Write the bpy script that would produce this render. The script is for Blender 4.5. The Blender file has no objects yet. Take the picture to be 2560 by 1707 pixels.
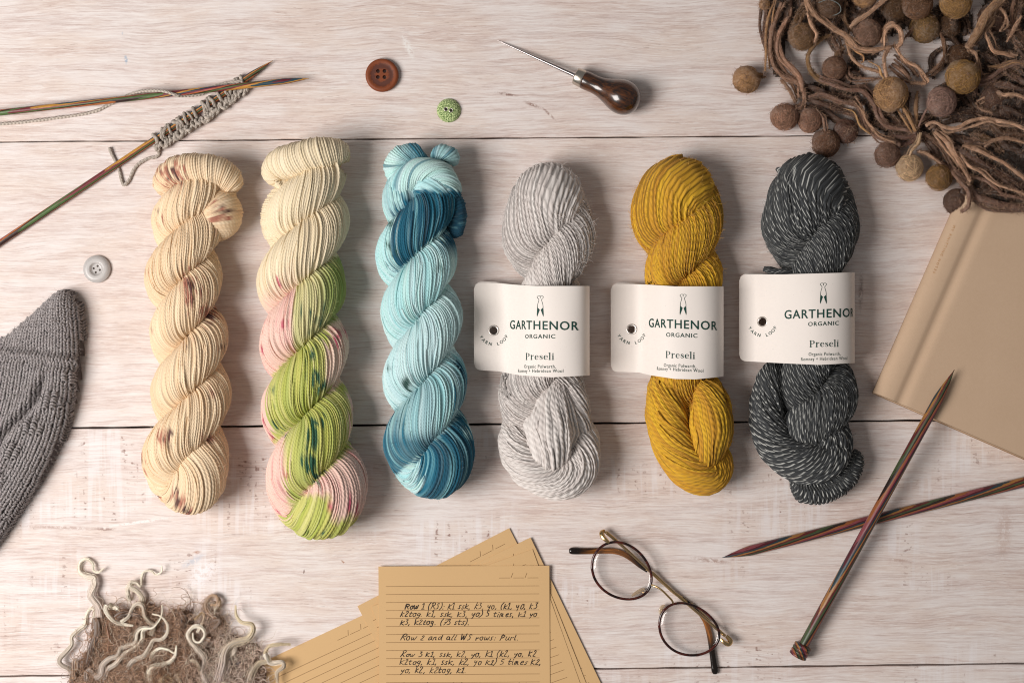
import bpy, math, random
import numpy as np
from mathutils import Vector

rng = np.random.RandomState(7)
random.seed(7)
PX = 0.70 / 2560.0            # metres per photograph pixel on the table top
H = 1.0 / PX                  # camera height in those pixels
sc = bpy.context.scene
col = sc.collection

# ------------------------------------------------------------------ camera, light, exposure
cam_d = bpy.data.cameras.new('camera')
cam = bpy.data.objects.new('camera', cam_d)
col.objects.link(cam)
cam.location = (0, 0, 1.0)
cam_d.sensor_width = 36.0
cam_d.lens = 36.0 / 0.70
cam_d.clip_start = 0.05
cam_d.clip_end = 20
sc.camera = cam

world = bpy.data.worlds.new('World')
sc.world = world
world.use_nodes = True
bg = world.node_tree.nodes['Background']
bg.inputs[0].default_value = (1.0, 0.97, 0.95, 1)
bg.inputs[1].default_value = 0.175

def area(name, loc, target, size, size_y, power, color):
    d = bpy.data.lights.new(name, 'AREA')
    d.shape = 'RECTANGLE'
    d.size, d.size_y, d.energy, d.color = size, size_y, power, color
    o = bpy.data.objects.new(name, d)
    col.objects.link(o)
    o.location = loc
    o.rotation_euler = (Vector(target) - Vector(loc)).to_track_quat('-Z', 'Y').to_euler()
    return o

area('window_light', (-1.0, -0.24, 1.12), (-0.02, 0.0, 0), 0.75, 0.75, 26.4, (1.0, 0.96, 0.925))

sc.view_settings.view_transform = 'Standard'
sc.view_settings.look = 'None'
sc.view_settings.exposure = 0.0
sc.view_settings.gamma = 1.0
sc.cycles.filter_width = 1.1
sc.cycles.use_denoising = True
sc.cycles.denoising_prefilter = 'ACCURATE'
sc.cycles.max_bounces = 8
sc.cycles.transparent_max_bounces = 12

# ------------------------------------------------------------------ helpers
def C(r, g, b):
    f = lambda v: ((v / 255.0) / 12.92) if v / 255.0 <= 0.04045 else (((v / 255.0) + 0.055) / 1.055) ** 2.4
    return np.array([f(r), f(g), f(b)])

def W(p, zref=None):
    """photograph pixel (x, y) + height z (pixels) -> world metres."""
    p = np.asarray(p, float)
    z = p[..., 2]
    k = 1.0 - (z if zref is None else zref) / H
    return np.stack([(p[..., 0] - 1280.0) * k * PX, -(p[..., 1] - 853.5) * k * PX, z * PX], -1)

def mesh_obj(name, V, F, mat, parent=None, smooth=True, attrs=None, origin=None):
    """V: (n,3) world metres; F: int array (m,3|4) or a list of such arrays."""
    V = np.asarray(V, float).reshape(-1, 3)
    Fs = F if isinstance(F, list) else [F]
    Fs = [np.asarray(f, np.int32) for f in Fs if len(f)]
    if parent is not None:
        V = V - np.array(parent['_w'])
    elif origin is not None:
        V = V - np.asarray(origin)
    me = bpy.data.meshes.new(name)
    me.vertices.add(len(V))
    me.vertices.foreach_set('co', V.astype(np.float32).ravel())
    nl = sum(f.size for f in Fs)
    nf = sum(len(f) for f in Fs)
    me.loops.add(nl)
    me.loops.foreach_set('vertex_index', np.concatenate([f.ravel() for f in Fs]))
    me.polygons.add(nf)
    tot = np.concatenate([np.full(len(f), f.shape[1], np.int32) for f in Fs])
    st = np.concatenate([[0], np.cumsum(tot)[:-1]]).astype(np.int32)
    me.polygons.foreach_set('loop_start', st)
    me.polygons.foreach_set('loop_total', tot)
    me.update(calc_edges=True)
    me.validate()
    me.polygons.foreach_set('use_smooth', np.full(len(me.polygons), bool(smooth)))
    for k, a in (attrs or {}).items():
        a = np.asarray(a, np.float32)
        if a.ndim == 2 and a.shape[1] == 3 and k == 'dye':
            at = me.attributes.new(k, 'FLOAT_COLOR', 'POINT')
            at.data.foreach_set('color', np.concatenate([a, np.ones((len(a), 1), np.float32)], 1).ravel())
        elif a.ndim == 2:
            at = me.attributes.new(k, 'FLOAT_VECTOR', 'POINT')
            at.data.foreach_set('vector', a.ravel())
        else:
            at = me.attributes.new(k, 'FLOAT', 'POINT')
            at.data.foreach_set('value', a)
    if mat is not None:
        me.materials.append(mat)
    o = bpy.data.objects.new(name, me)
    col.objects.link(o)
    if parent is not None:
        o.parent = parent
    elif origin is not None:
        o.location = origin
    return o

def tag(o, label=None, cat=None, group=None, kind=None):
    if label: o['label'] = label
    if cat: o['category'] = cat
    if group: o['group'] = group
    if kind: o['kind'] = kind
    return o

def thing(name, px, py, label=None, cat=None, group=None, kind=None, z=0.0):
    o = bpy.data.objects.new(name, None)
    col.objects.link(o)
    w = W((px, py, z))
    o.location = w
    o.empty_display_size = 0.02
    o['_w'] = [float(v) for v in w]
    return tag(o, label, cat, group, kind)

def sub(o, parent):
    """let a part hold sub-parts: it shares the origin of its thing."""
    o['_w'] = list(parent['_w'])
    return o

def grid_faces(M, K, wrap_k=True, wrap_m=False):
    i = np.arange(M if wrap_m else M - 1)
    j = np.arange(K if wrap_k else K - 1)
    I, J = np.meshgrid(i, j, indexing='ij')
    I2, J2 = (I + 1) % M, (J + 1) % K
    return np.stack([I * K + J, I * K + J2, I2 * K + J2, I2 * K + J], -1).reshape(-1, 4)

def spline(P, n=None, step=None, closed=False):
    """Catmull-Rom through the rows of P (any dimension), resampled evenly by xyz length."""
    P = np.asarray(P, float)
    if closed:
        Q = np.vstack([P[-1:], P, P[:2]])
    else:
        Q = np.vstack([2 * P[:1] - P[1:2], P, 2 * P[-1:] - P[-2:-1]])
    out = []
    t = np.linspace(0, 1, 16, endpoint=False)[:, None]
    for k in range(len(Q) - 3):
        a, b, c, d = Q[k], Q[k + 1], Q[k + 2], Q[k + 3]
        out.append(0.5 * (2 * b + (c - a) * t + (2 * a - 5 * b + 4 * c - d) * t ** 2 + (3 * b - a - 3 * c + d) * t ** 3))
    out = np.vstack(out + [Q[-2:-1]])
    return resample(out, n, step)

def resample(P, n=None, step=None):
    D = np.linalg.norm(np.diff(P[:, :3], axis=0), axis=1)
    s = np.concatenate([[0], np.cumsum(D)])
    if n is None:
        n = max(4, int(round(s[-1] / step)) + 1)
    u = np.linspace(0, s[-1], n)
    return np.stack([np.interp(u, s, P[:, k]) for k in range(P.shape[1])], 1)

def frames(P, up=(0.0, 0.0, 1.0)):
    T = np.gradient(P, axis=0)
    T /= np.linalg.norm(T, axis=1)[:, None] + 1e-12
    N = np.zeros_like(P)
    n = np.array(up, float)
    if abs(n @ T[0]) > 0.9:
        n = np.array([1.0, 0.2, 0.1])
    for i in range(len(P)):
        n = n - (n @ T[i]) * T[i]
        n /= np.linalg.norm(n) + 1e-12
        N[i] = n
    return T, N, np.cross(T, N)

def smooth1(a, k):
    """moving average along axis 0 with edge padding"""
    if k < 2: return a
    ker = np.hanning(k + 2)[1:-1]
    ker /= ker.sum()
    pad = k // 2
    b = np.concatenate([np.repeat(a[:1], pad, 0), a, np.repeat(a[-1:], k - 1 - pad, 0)], 0)
    return np.stack([np.convolve(b[:, j], ker, 'valid') for j in range(a.shape[1])], 1)

def noise1(n, k, m):
    """(n,m) smooth random columns, unit-ish variance, correlation length k samples"""
    a = smooth1(rng.randn(n, m), k)
    return a / (a.std() + 1e-9)

# ------------------------------------------------------------------ materials
class NT:
    def __init__(self, name, rough=0.7, spec=0.3, sheen=0.0, metal=0.0):
        self.m = bpy.data.materials.new(name)
        self.m.use_nodes = True
        self.t = self.m.node_tree
        self.b = self.t.nodes['Principled BSDF']
        self.b.inputs['Roughness'].default_value = rough
        self.b.inputs['Specular IOR Level'].default_value = spec
        self.b.inputs['Metallic'].default_value = metal
        if sheen:
            self.b.inputs['Sheen Weight'].default_value = sheen
            self.b.inputs['Sheen Roughness'].default_value = 0.5
    def n(self, typ, **kw):
        nd = self.t.nodes.new(typ)
        for k, v in kw.items():
            if k.startswith('i_'):
                key = k[2:]
                nd.inputs[int(key) if key.isdigit() else key].default_value = v
            else:
                setattr(nd, k, v)
        return nd
    def l(self, a, b): self.t.links.new(a, b)
    def put(self, sock, v):
        if isinstance(v, (int, float)): sock.default_value = v
        elif isinstance(v, (tuple, list, np.ndarray)): sock.default_value = (tuple(v) + (1.0,))[:4] if sock.type == 'RGBA' else tuple(v)
        else: self.l(v, sock)
    def math(self, op, a, b=0.0, c=0.0):
        nd = self.n('ShaderNodeMath', operation=op)
        self.put(nd.inputs[0], a); self.put(nd.inputs[1], b); self.put(nd.inputs[2], c)
        return nd.outputs[0]
    def mix(self, f, a, b, typ='MIX'):
        nd = self.n('ShaderNodeMix', data_type='RGBA', blend_type=typ)
        nd.clamp_factor = True
        self.put(nd.inputs[0], f); self.put(nd.inputs[6], a); self.put(nd.inputs[7], b)
        return nd.outputs[2]
    def ss(self, v, lo, hi):
        nd = self.n('ShaderNodeMapRange', interpolation_type='SMOOTHSTEP')
        self.put(nd.inputs[0], v); nd.inputs[1].default_value = lo; nd.inputs[2].default_value = hi
        return nd.outputs[0]
    def noise(self, vec, scale, detail=2.0, rough=0.5, dist=0.0):
        nd = self.n('ShaderNodeTexNoise')
        nd.inputs['Scale'].default_value = scale; nd.inputs['Detail'].default_value = detail
        nd.inputs['Roughness'].default_value = rough; nd.inputs['Distortion'].default_value = dist
        if vec is not None: self.l(vec, nd.inputs['Vector'])
        return nd.outputs['Fac']
    def xyz(self, x, y, z=0.0):
        nd = self.n('ShaderNodeCombineXYZ')
        self.put(nd.inputs[0], x); self.put(nd.inputs[1], y); self.put(nd.inputs[2], z)
        return nd.outputs[0]
    def sep(self, v):
        nd = self.n('ShaderNodeSeparateXYZ'); self.l(v, nd.inputs[0])
        return nd.outputs
    def attr(self, name):
        return self.n('ShaderNodeAttribute', attribute_name=name).outputs
    def pos(self):
        """object coordinates in pixels"""
        tc = self.n('ShaderNodeTexCoord').outputs['Object']
        nd = self.n('ShaderNodeVectorMath', operation='SCALE')
        self.l(tc, nd.inputs[0]); nd.inputs['Scale'].default_value = 1.0 / PX
        return nd.outputs[0]
    def color(self, v): self.put(self.b.inputs['Base Color'], v)
    def bump(self, h, strength=0.5, dist=1.0):
        nd = self.n('ShaderNodeBump')
        nd.inputs['Strength'].default_value = strength
        nd.inputs['Distance'].default_value = dist * PX
        self.l(h, nd.inputs['Height']); self.l(nd.outputs[0], self.b.inputs['Normal'])

def plain(name, rgb, rough=0.7, spec=0.3, metal=0.0, var=0.0, scale=0.05, bump=0.0, sheen=0.0):
    m = NT(name, rough, spec, sheen, metal)
    if var or bump:
        f = m.noise(m.pos(), scale, 4.0, 0.6)
        m.color(m.mix(f, tuple(np.asarray(rgb) * (1 - var)), tuple(np.clip(np.asarray(rgb) * (1 + var), 0, 1))))
        if bump: m.bump(f, bump, 1.5)
    else:
        m.color(tuple(rgb))
    return m.m

def yarn_material(name, ply_len=9.0, ply_depth=0.25, fleck=None, fleck_amt=0.0, heather=0.12, bump=0.6):
    """colour from the dye attribute; the ply twist and fibre heather follow the strand coordinates (across, along)."""
    m = NT(name, 0.92, 0.10, 0.06)
    dye = m.attr('dye')['Color']
    st = m.sep(m.attr('strand')['Vector'])
    u, v = st[0], st[1]
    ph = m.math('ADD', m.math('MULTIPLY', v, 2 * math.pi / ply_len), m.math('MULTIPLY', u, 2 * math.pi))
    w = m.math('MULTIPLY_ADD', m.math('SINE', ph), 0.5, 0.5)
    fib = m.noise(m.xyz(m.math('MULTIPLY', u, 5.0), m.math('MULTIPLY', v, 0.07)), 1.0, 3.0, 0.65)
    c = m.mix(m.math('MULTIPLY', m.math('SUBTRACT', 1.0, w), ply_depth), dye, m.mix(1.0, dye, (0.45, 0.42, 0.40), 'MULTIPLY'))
    c = m.mix(heather, c, m.mix(fib, m.mix(1.0, c, (0.45, 0.42, 0.4), 'MULTIPLY'), m.mix(0.40, c, (1, 1, 1))))
    if fleck is not None:
        seg = m.noise(m.xyz(m.math('MULTIPLY', u, 1.0), m.math('MULTIPLY', v, 0.02)), 1.0, 1.0)
        k = m.math('MULTIPLY', m.ss(w, 0.79, 0.95), m.ss(seg, 0.34, 0.54))
        c = m.mix(m.math('MULTIPLY', k, fleck_amt), c, fleck)
    m.color(c)
    h = m.math('ADD', w, m.math('MULTIPLY', fib, 0.7))
    m.bump(h, bump, 1.2)
    return m.m

# ------------------------------------------------------------------ table top
def wood_material():
    m = NT('whitewashed_wood', 0.62, 0.25)
    geo = m.n('ShaderNodeNewGeometry').outputs['Position']
    p = m.n('ShaderNodeVectorMath', operation='SCALE'); m.l(geo, p.inputs[0]); p.inputs['Scale'].default_value = 1 / PX
    pv = p.outputs[0]
    s = m.sep(pv)
    x = m.math('ADD', s[0], 1280.0)
    y = m.math('SUBTRACT', 853.5, s[1])
    k = m.attr('plank_seed')['Fac']
    tilt = m.math('MULTIPLY', x, 0.009)
    warp = m.noise(m.xyz(m.math('MULTIPLY', x, 0.0035), m.math('MULTIPLY', y, 0.006), k), 1.0, 2.0)
    warp2 = m.noise(m.xyz(m.math('MULTIPLY', x, 0.012), m.math('MULTIPLY', y, 0.02), k), 1.0, 2.0)
    yy = m.math('ADD', m.math('ADD', y, tilt), m.math('ADD', m.math('MULTIPLY', warp, 40.0), m.math('MULTIPLY', warp2, 5.0)))
    fine = m.noise(m.xyz(m.math('MULTIPLY', x, 0.0045), m.math('MULTIPLY', yy, 0.20), k), 1.0, 5.0, 0.72)
    hair = m.noise(m.xyz(m.math('MULTIPLY', x, 0.011), m.math('MULTIPLY', yy, 0.42), k), 1.0, 4.0, 0.7)
    mid = m.noise(m.xyz(m.math('MULTIPLY', x, 0.0022), m.math('MULTIPLY', yy, 0.045), k), 1.0, 3.0, 0.6)
    blot = m.noise(m.xyz(m.math('MULTIPLY', x, 0.0045), m.math('MULTIPLY', y, 0.010), k), 1.0, 3.0, 0.6)
    grain = m.noise(m.xyz(m.math('MULTIPLY', x, 0.017), m.math('MULTIPLY', yy, 0.27), m.math('ADD', k, 4.0)), 1.0, 4.0, 0.75)
    c = m.mix(m.ss(blot, 0.35, 0.65), tuple(C(231, 221, 217)), tuple(C(225, 209, 200)))
    c = m.mix(m.math('MULTIPLY', m.ss(mid, 0.44, 0.64), 0.45), c, tuple(C(212, 192, 185)))
    c = m.mix(m.math('MULTIPLY', m.ss(fine, 0.52, 0.64), 0.30), c, tuple(C(186, 160, 150)))
    c = m.mix(m.math('MULTIPLY', m.math('MULTIPLY', m.ss(grain, 0.51, 0.60), m.math('MULTIPLY_ADD', m.ss(mid, 0.3, 0.6), 0.7, 0.3)), 0.29), c, tuple(C(174, 142, 131)))
    c = m.mix(m.math('MULTIPLY', m.ss(grain, 0.47, 0.38), 0.48), c, tuple(C(240, 235, 232)))
    c = m.mix(m.math('MULTIPLY', m.math('MULTIPLY', m.ss(hair, 0.54, 0.64), m.math('MULTIPLY_ADD', m.ss(mid, 0.36, 0.6), 0.6, 0.4)), 0.30), c, tuple(C(140, 110, 99)))
    pore = m.noise(m.xyz(m.math('MULTIPLY', x, 0.03), m.math('MULTIPLY', yy, 0.5), m.math('ADD', k, 9.0)), 1.0, 2.0, 0.5)
    c = m.mix(m.math('MULTIPLY', m.math('MULTIPLY', m.ss(pore, 0.66, 0.74), m.ss(blot, 0.44, 0.6)), 0.5), c, tuple(C(118, 84, 70)))
    # saw marks across the grain, on some boards only
    saw_amt = m.attr('plank_saw')['Fac']
    sawx = m.noise(m.xyz(m.math('MULTIPLY', x, 0.055), m.math('MULTIPLY', y, 0.004), 3.0), 1.0, 2.0, 0.6)
    sawm = m.math('MULTIPLY', m.ss(m.noise(m.xyz(m.math('MULTIPLY', x, 0.0042), m.math('MULTIPLY', y, 0.007), 5.3), 1.0, 1.0), 0.50, 0.62), saw_amt)
    c = m.mix(m.math('MULTIPLY', m.math('MULTIPLY', sawm, m.ss(sawx, 0.48, 0.62)), 0.32), c, tuple(C(240, 237, 240)))
    dots = m.math('MULTIPLY', m.ss(sawx, 0.47, 0.36), m.ss(m.noise(m.xyz(m.math('MULTIPLY', x, 0.06), m.math('MULTIPLY', yy, 0.12), 1.0), 1.0, 2.0), 0.54, 0.68))
    c = m.mix(m.math('MULTIPLY', m.math('MULTIPLY', sawm, dots), 0.75), c, tuple(C(134, 96, 84)))
    # marks with a shape of their own: (x, y, rx, ry, angle, colour, strength)
    marks = [(307, 84, 3.5, 5, 0, C(130, 165, 195), .8), (315, 150, 5.5, 13, -6, C(135, 165, 190), .85),
             (1266, 236, 34, 5, 8, C(120, 80, 66), .8), (1330, 262, 26, 6, 22, C(130, 88, 70), .75), (1372, 285, 30, 4, 44, C(135, 92, 74), .7),
             (1020, 118, 12, 46, -24, C(240, 236, 232), .85), (482, 1402, 40, 12, -30, C(196, 198, 206), .8), (492, 1380, 13, 6, -8, C(176, 126, 100), .75),
             (510, 1430, 60, 34, -40, C(243, 238, 240), .8), (150, 1318, 140, 6, 2, C(170, 136, 124), .6), (262, 1322, 30, 7, 3, C(140, 104, 94), .7),
             (345, 1305, 110, 5, -8, C(244, 240, 238), .8), (2152, 730, 8, 60, 2, C(90, 74, 72), .55), (1780, 1400, 60, 8, 8, C(150, 106, 88), .6),
             (2250, 1400, 40, 6, 6, C(165, 126, 108), .5), (2510, 1330, 26, 90, 4, C(176, 134, 112), .35), (1216, 1139, 2.5, 9, 10, C(60, 44, 40), .85),
             (858, 1404, 9, 3, 40, C(160, 110, 80), .8), (760, 1428, 2.5, 8, 10, C(110, 80, 66), .8), (2250, 210, 40, 5, 0, C(150, 118, 104), .5)]
    wob = m.noise(pv, 0.09, 3.0, 0.6)
    for (mx, my, rx, ry, ang, rgb, st) in marks:
        ca, sa = math.cos(math.radians(ang)), math.sin(math.radians(ang))
        dx = m.math('SUBTRACT', x, float(mx)); dy = m.math('SUBTRACT', y, float(my))
        u = m.math('ADD', m.math('MULTIPLY', dx, ca / rx), m.math('MULTIPLY', dy, sa / rx))
        v = m.math('ADD', m.math('MULTIPLY', dx, -sa / ry), m.math('MULTIPLY', dy, ca / ry))
        r = m.math('SQRT', m.math('ADD', m.math('MULTIPLY', u, u), m.math('MULTIPLY', v, v)))
        r = m.math('ADD', r, m.math('MULTIPLY', m.math('SUBTRACT', m.math('MULTIPLY_ADD', hair, 0.6, m.math('MULTIPLY', wob, 0.9)), 0.72), 1.9))
        c = m.mix(m.math('MULTIPLY', m.math('MULTIPLY', m.ss(r, 1.15, 0.35), m.ss(wob, 0.36, 0.56)), st), c, tuple(rgb))
    m.color(c)
    hgt = m.math('ADD', m.math('MULTIPLY', fine, 0.7), m.math('MULTIPLY', hair, -0.8))
    m.bump(hgt, 0.35, 1.4)
    return m.m

M_WOOD = wood_material()
table = thing('tabletop', 1280, 853, kind='structure')
table['label'] = 'whitewashed board tabletop with fine horizontal grain and dark seams'
seams = [(-420, -420), (355, 336), (1071, 1049), (1690, 1658), (2200, 2180)]   # y at x=0 and at x=2560
for i in range(4):
    ya0, ya1 = seams[i]; yb0, yb1 = seams[i + 1]
    x0, x1 = -700.0, 3300.0
    def ly(a, b, x): return a + (b - a) * x / 2560.0
    gap = [1.4, 1.4, 2.3, 1.9, 2.0]
    g0, g1 = gap[i], gap[i + 1]
    nx = 160
    xs = np.linspace(x0, x1, nx)
    prof = [(0, -60), (0, -2.0), (0.7, -0.5), (2.2, 0.0)]
    rows = []
    for d, z in prof:
        rows.append(np.stack([xs, ly(ya0, ya1, xs) + g0 + d + 0.5 * np.sin(xs * 0.021 + i) + 0.4 * np.sin(xs * 0.067 + 2 * i), np.full(nx, z)], 1))
    for d, z in reversed(prof):
        rows.append(np.stack([xs, ly(yb0, yb1, xs) - g1 - d + 0.5 * np.sin(xs * 0.023 + i + 1) + 0.4 * np.sin(xs * 0.059 + 3 * i), np.full(nx, z)], 1))
    R = np.stack(rows)
    o = mesh_obj('plank', W(R.reshape(-1, 3), 0.0), grid_faces(len(rows), nx, False), M_WOOD, table, smooth=False,
                 attrs={'plank_seed': np.full(R.shape[0] * nx, 3.7 * i + 1.3), 'plank_saw': np.full(R.shape[0] * nx, (0.0, 0.0, 1.0, 0.6)[i])})
under = np.array([[-700, -420, -40], [3300, -420, -40], [3300, 2200, -40], [-700, 2200, -40.0]])
mesh_obj('underlay', W(under, 0.0), np.array([[0, 3, 2, 1]]), plain('seam_dark', C(52, 38, 33), 0.9), table, smooth=False)

# ------------------------------------------------------------------ yarn bundles
def bundle(parent, name, P, R, nstr, lay, mat, dye, h=2.2, step=6.0, per=4, zref=60, flat=1.0, jit=0.35, rough=1.2, closed=False, cap=True, zmin=0.0, gaps=0.0, squash=None, loose=0):
    """a thick bundle of parallel strands swept along P (px,py,z); lay = tangent of the strand angle on its surface."""
    P = np.asarray(P, float)
    Q = P.copy(); Q[:, 1] *= -1
    A = resample(np.column_stack([Q, R]), step=step)
    Q, R = A[:, :3], A[:, 3]
    M = len(Q)
    T, N, B = frames(Q)
    s = np.arange(M) * step
    tw = np.cumsum(np.where(R > 4, lay / np.maximum(R, 12.0), 0.0)) * step
    K = nstr * per
    strand = np.repeat(np.arange(nstr), per)
    w = np.tile((np.arange(per) / per) * 2 - 1, nstr)          # -1 is the groove
    prof = np.sqrt(np.clip(1 - w ** 2, 0, 1))
    clump = smooth1(rng.randn(M, nstr), max(5, int(70 / step)))
    clump = clump / clump.std()
    # neighbouring strands move together a little, so that they gather and part
    cl2 = (clump + np.roll(clump, 1, 1) + np.roll(clump, -1, 1) * 0.6) / 1.8
    rad = noise1(M, max(5, int(90 / step)), nstr)
    base = 2 * math.pi * (np.arange(nstr)[None, :] + jit * 0.5 * cl2) / nstr
    # strand angular width from neighbours
    nxt = np.roll(base, -1, 1).copy(); nxt[:, -1] += 2 * math.pi
    wid = np.clip(nxt - base, 0.25 * 2 * math.pi / nstr, None)
    th = base[:, strand] + wid[:, strand] * (np.arange(K) % per)[None, :] / per + tw[:, None]
    rr = R[:, None] + (h * prof)[None, :] * (1 + 0.15 * rad[:, strand]) + (rough * rad[:, strand]) * (0.25 + 0.75 * prof)[None, :]
    if gaps:
        g = np.clip(cl2 - 1.1, 0, 2)
        rr -= gaps * g[:, strand] * (1 - prof)[None, :]
    pos = Q[:, None, :] + rr[..., None] * (np.cos(th)[..., None] * N[:, None, :] + np.sin(th)[..., None] * B[:, None, :])
    F = grid_faces(M, K, True, closed)
    LS = []
    for _ in range(loose):
        L_ = int(rng.randint(int(80 / step), int(260 / step)))
        if L_ > M - 4: continue
        i0 = rng.randint(0, M - L_)
        rows = np.arange(i0, i0 + L_)
        a0 = th[rows, (rng.randint(0, nstr) * per + per // 2) % K] + rng.randn() * 0.0022 * step * np.arange(L_) * 40.0 / np.maximum(R[rows], 20) + np.cumsum(smooth1(rng.randn(L_, 1), 7)[:, 0]) * 0.03
        up_ = np.sin(np.linspace(0, math.pi, L_)) ** 0.6
        ctr = Q[rows] + (R[rows] + h * (0.1 + (0.55 + 0.5 * rng.rand()) * up_))[:, None] * (np.cos(a0)[:, None] * N[rows] + np.sin(a0)[:, None] * B[rows])
        tt_, nn_, bb_ = frames(ctr)
        ck = np.linspace(0, 2 * math.pi, 6, endpoint=False)
        ring = ctr[:, None] + h * rng.uniform(0.7, 1.0) * (np.cos(ck)[None, :, None] * nn_[:, None] + np.sin(ck)[None, :, None] * bb_[:, None])
        LS.append((ring, s[rows], rng.rand()))
    pos[..., 1] *= -1
    if flat != 1.0:
        pos[..., 2] *= flat
    if squash:
        y0, y1, pr = squash
        pr = np.array(pr, float)
        k = np.argmax(pr[:, 0])
        lim = np.interp(pos[..., 0], pr[:k + 1, 0], pr[:k + 1, 1], right=20.0) - 6.0
        away = np.maximum(np.maximum(y0 - pos[..., 1], pos[..., 1] - y1), 0) 
        lim = lim + away * 1.1
        over = np.maximum(pos[..., 2] - lim, 0)
        pos[..., 2] = np.where(over > 0, lim + 2.0 * (1 - np.exp(-over / 20.0)), pos[..., 2])
    pos[..., 2] = np.maximum(pos[..., 2], zmin)
    V = pos.reshape(-1, 3)
    S = np.broadcast_to(s[:, None], (M, K)).ravel()
    ST = np.broadcast_to(strand[None, :], (M, K)).ravel()
    U = np.broadcast_to(((w + 1) / 2 + strand * 7.0)[None, :], (M, K)).ravel()
    D = dye(V[:, 0], V[:, 1], ST, S)
    loff = (rng.rand(nstr) * 40)[ST]
    slant = math.sqrt(1 + lay * lay)
    SD = np.stack([U, S * slant + loff, ST * 1.0], 1)
    F = [F[:, ::-1]]
    for ring, ss_, ph_ in LS:
        lv = ring.copy(); lv[..., 1] *= -1; lv[..., 2] *= flat
        if squash:
            ins_ = (lv[..., 1] > squash[0] - 40) & (lv[..., 1] < squash[1] + 40)
            if ins_.any(): continue
        n_ = len(lv); lv = lv.reshape(-1, 3); lv[:, 2] = np.maximum(lv[:, 2], 0.3)
        sk_ = np.repeat(ss_, 6)
        idn = np.full(n_ * 6, 500.0 + int(ph_ * 200))
        F.append(grid_faces(n_, 6)[:, ::-1] + len(V))
        V = np.vstack([V, lv]); D = np.vstack([D, dye(lv[:, 0], lv[:, 1], idn, sk_)])
        SD = np.vstack([SD, np.stack([np.tile(np.arange(6) / 6.0, n_) + idn * 7, sk_ * slant, idn], 1)])
    o = mesh_obj(name, W(V, zref), F, mat, parent, attrs={'dye': D, 'strand': SD})
    return o, V, D

def hoops(parent, name, P, R, width, mat, dye, h=2.2, tilt=0.0, zref=60, per=5, K=26, zmin=0.0, rough=1.0):
    """a rolled-over end of a skein: strands run round the roll instead of along it."""
    P = np.asarray(P, float)
    A = spline(np.column_stack([P * [1, -1, 1], R]), step=width / per)
    Q, R = A[:, :3], A[:, 3]
    M = len(Q)
    T, N, B = frames(Q)
    ns = M // per + 2
    k = np.arange(M)
    st = k // per
    w = ((k % per) / per) * 2 - 1
    prof = np.sqrt(np.clip(1 - w ** 2, 0, 1))
    th = np.linspace(0, 2 * math.pi, K, endpoint=False)
    rad = rng.randn(ns)[st]
    radt = noise1(ns, 3, K)[st]
    fall = np.sqrt(np.clip(np.minimum(k, M - 1 - k) / (0.12 * M), 0, 1)) * 0.85 + 0.15
    rr = (R * fall)[:, None] + (h * prof)[:, None] + (rough * prof * rad)[:, None] + 0.7 * radt * prof[:, None]
    off = tilt * R[:, None] * np.sin(th)[None, :]
    pos = Q[:, None, :] + rr[..., None] * (np.cos(th)[None, :, None] * N[:, None, :] + np.sin(th)[None, :, None] * B[:, None, :]) + off[..., None] * T[:, None, :]
    pos[..., 1] *= -1
    pos[..., 2] = np.maximum(pos[..., 2], zmin)
    V = pos.reshape(-1, 3)
    ST = np.repeat(st, K)
    S = np.tile(th * np.mean(R), M)
    U = np.repeat((w + 1) / 2 + st * 7.0, K)
    D = dye(V[:, 0], V[:, 1], ST, S)
    o = mesh_obj(name, W(V, zref), grid_faces(M, K)[:, ::-1], mat, parent, attrs={'dye': D, 'strand': np.stack([U, S + rng.rand(ns)[ST] * 40, ST * 1.0], 1)})
    return o, V, D

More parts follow.
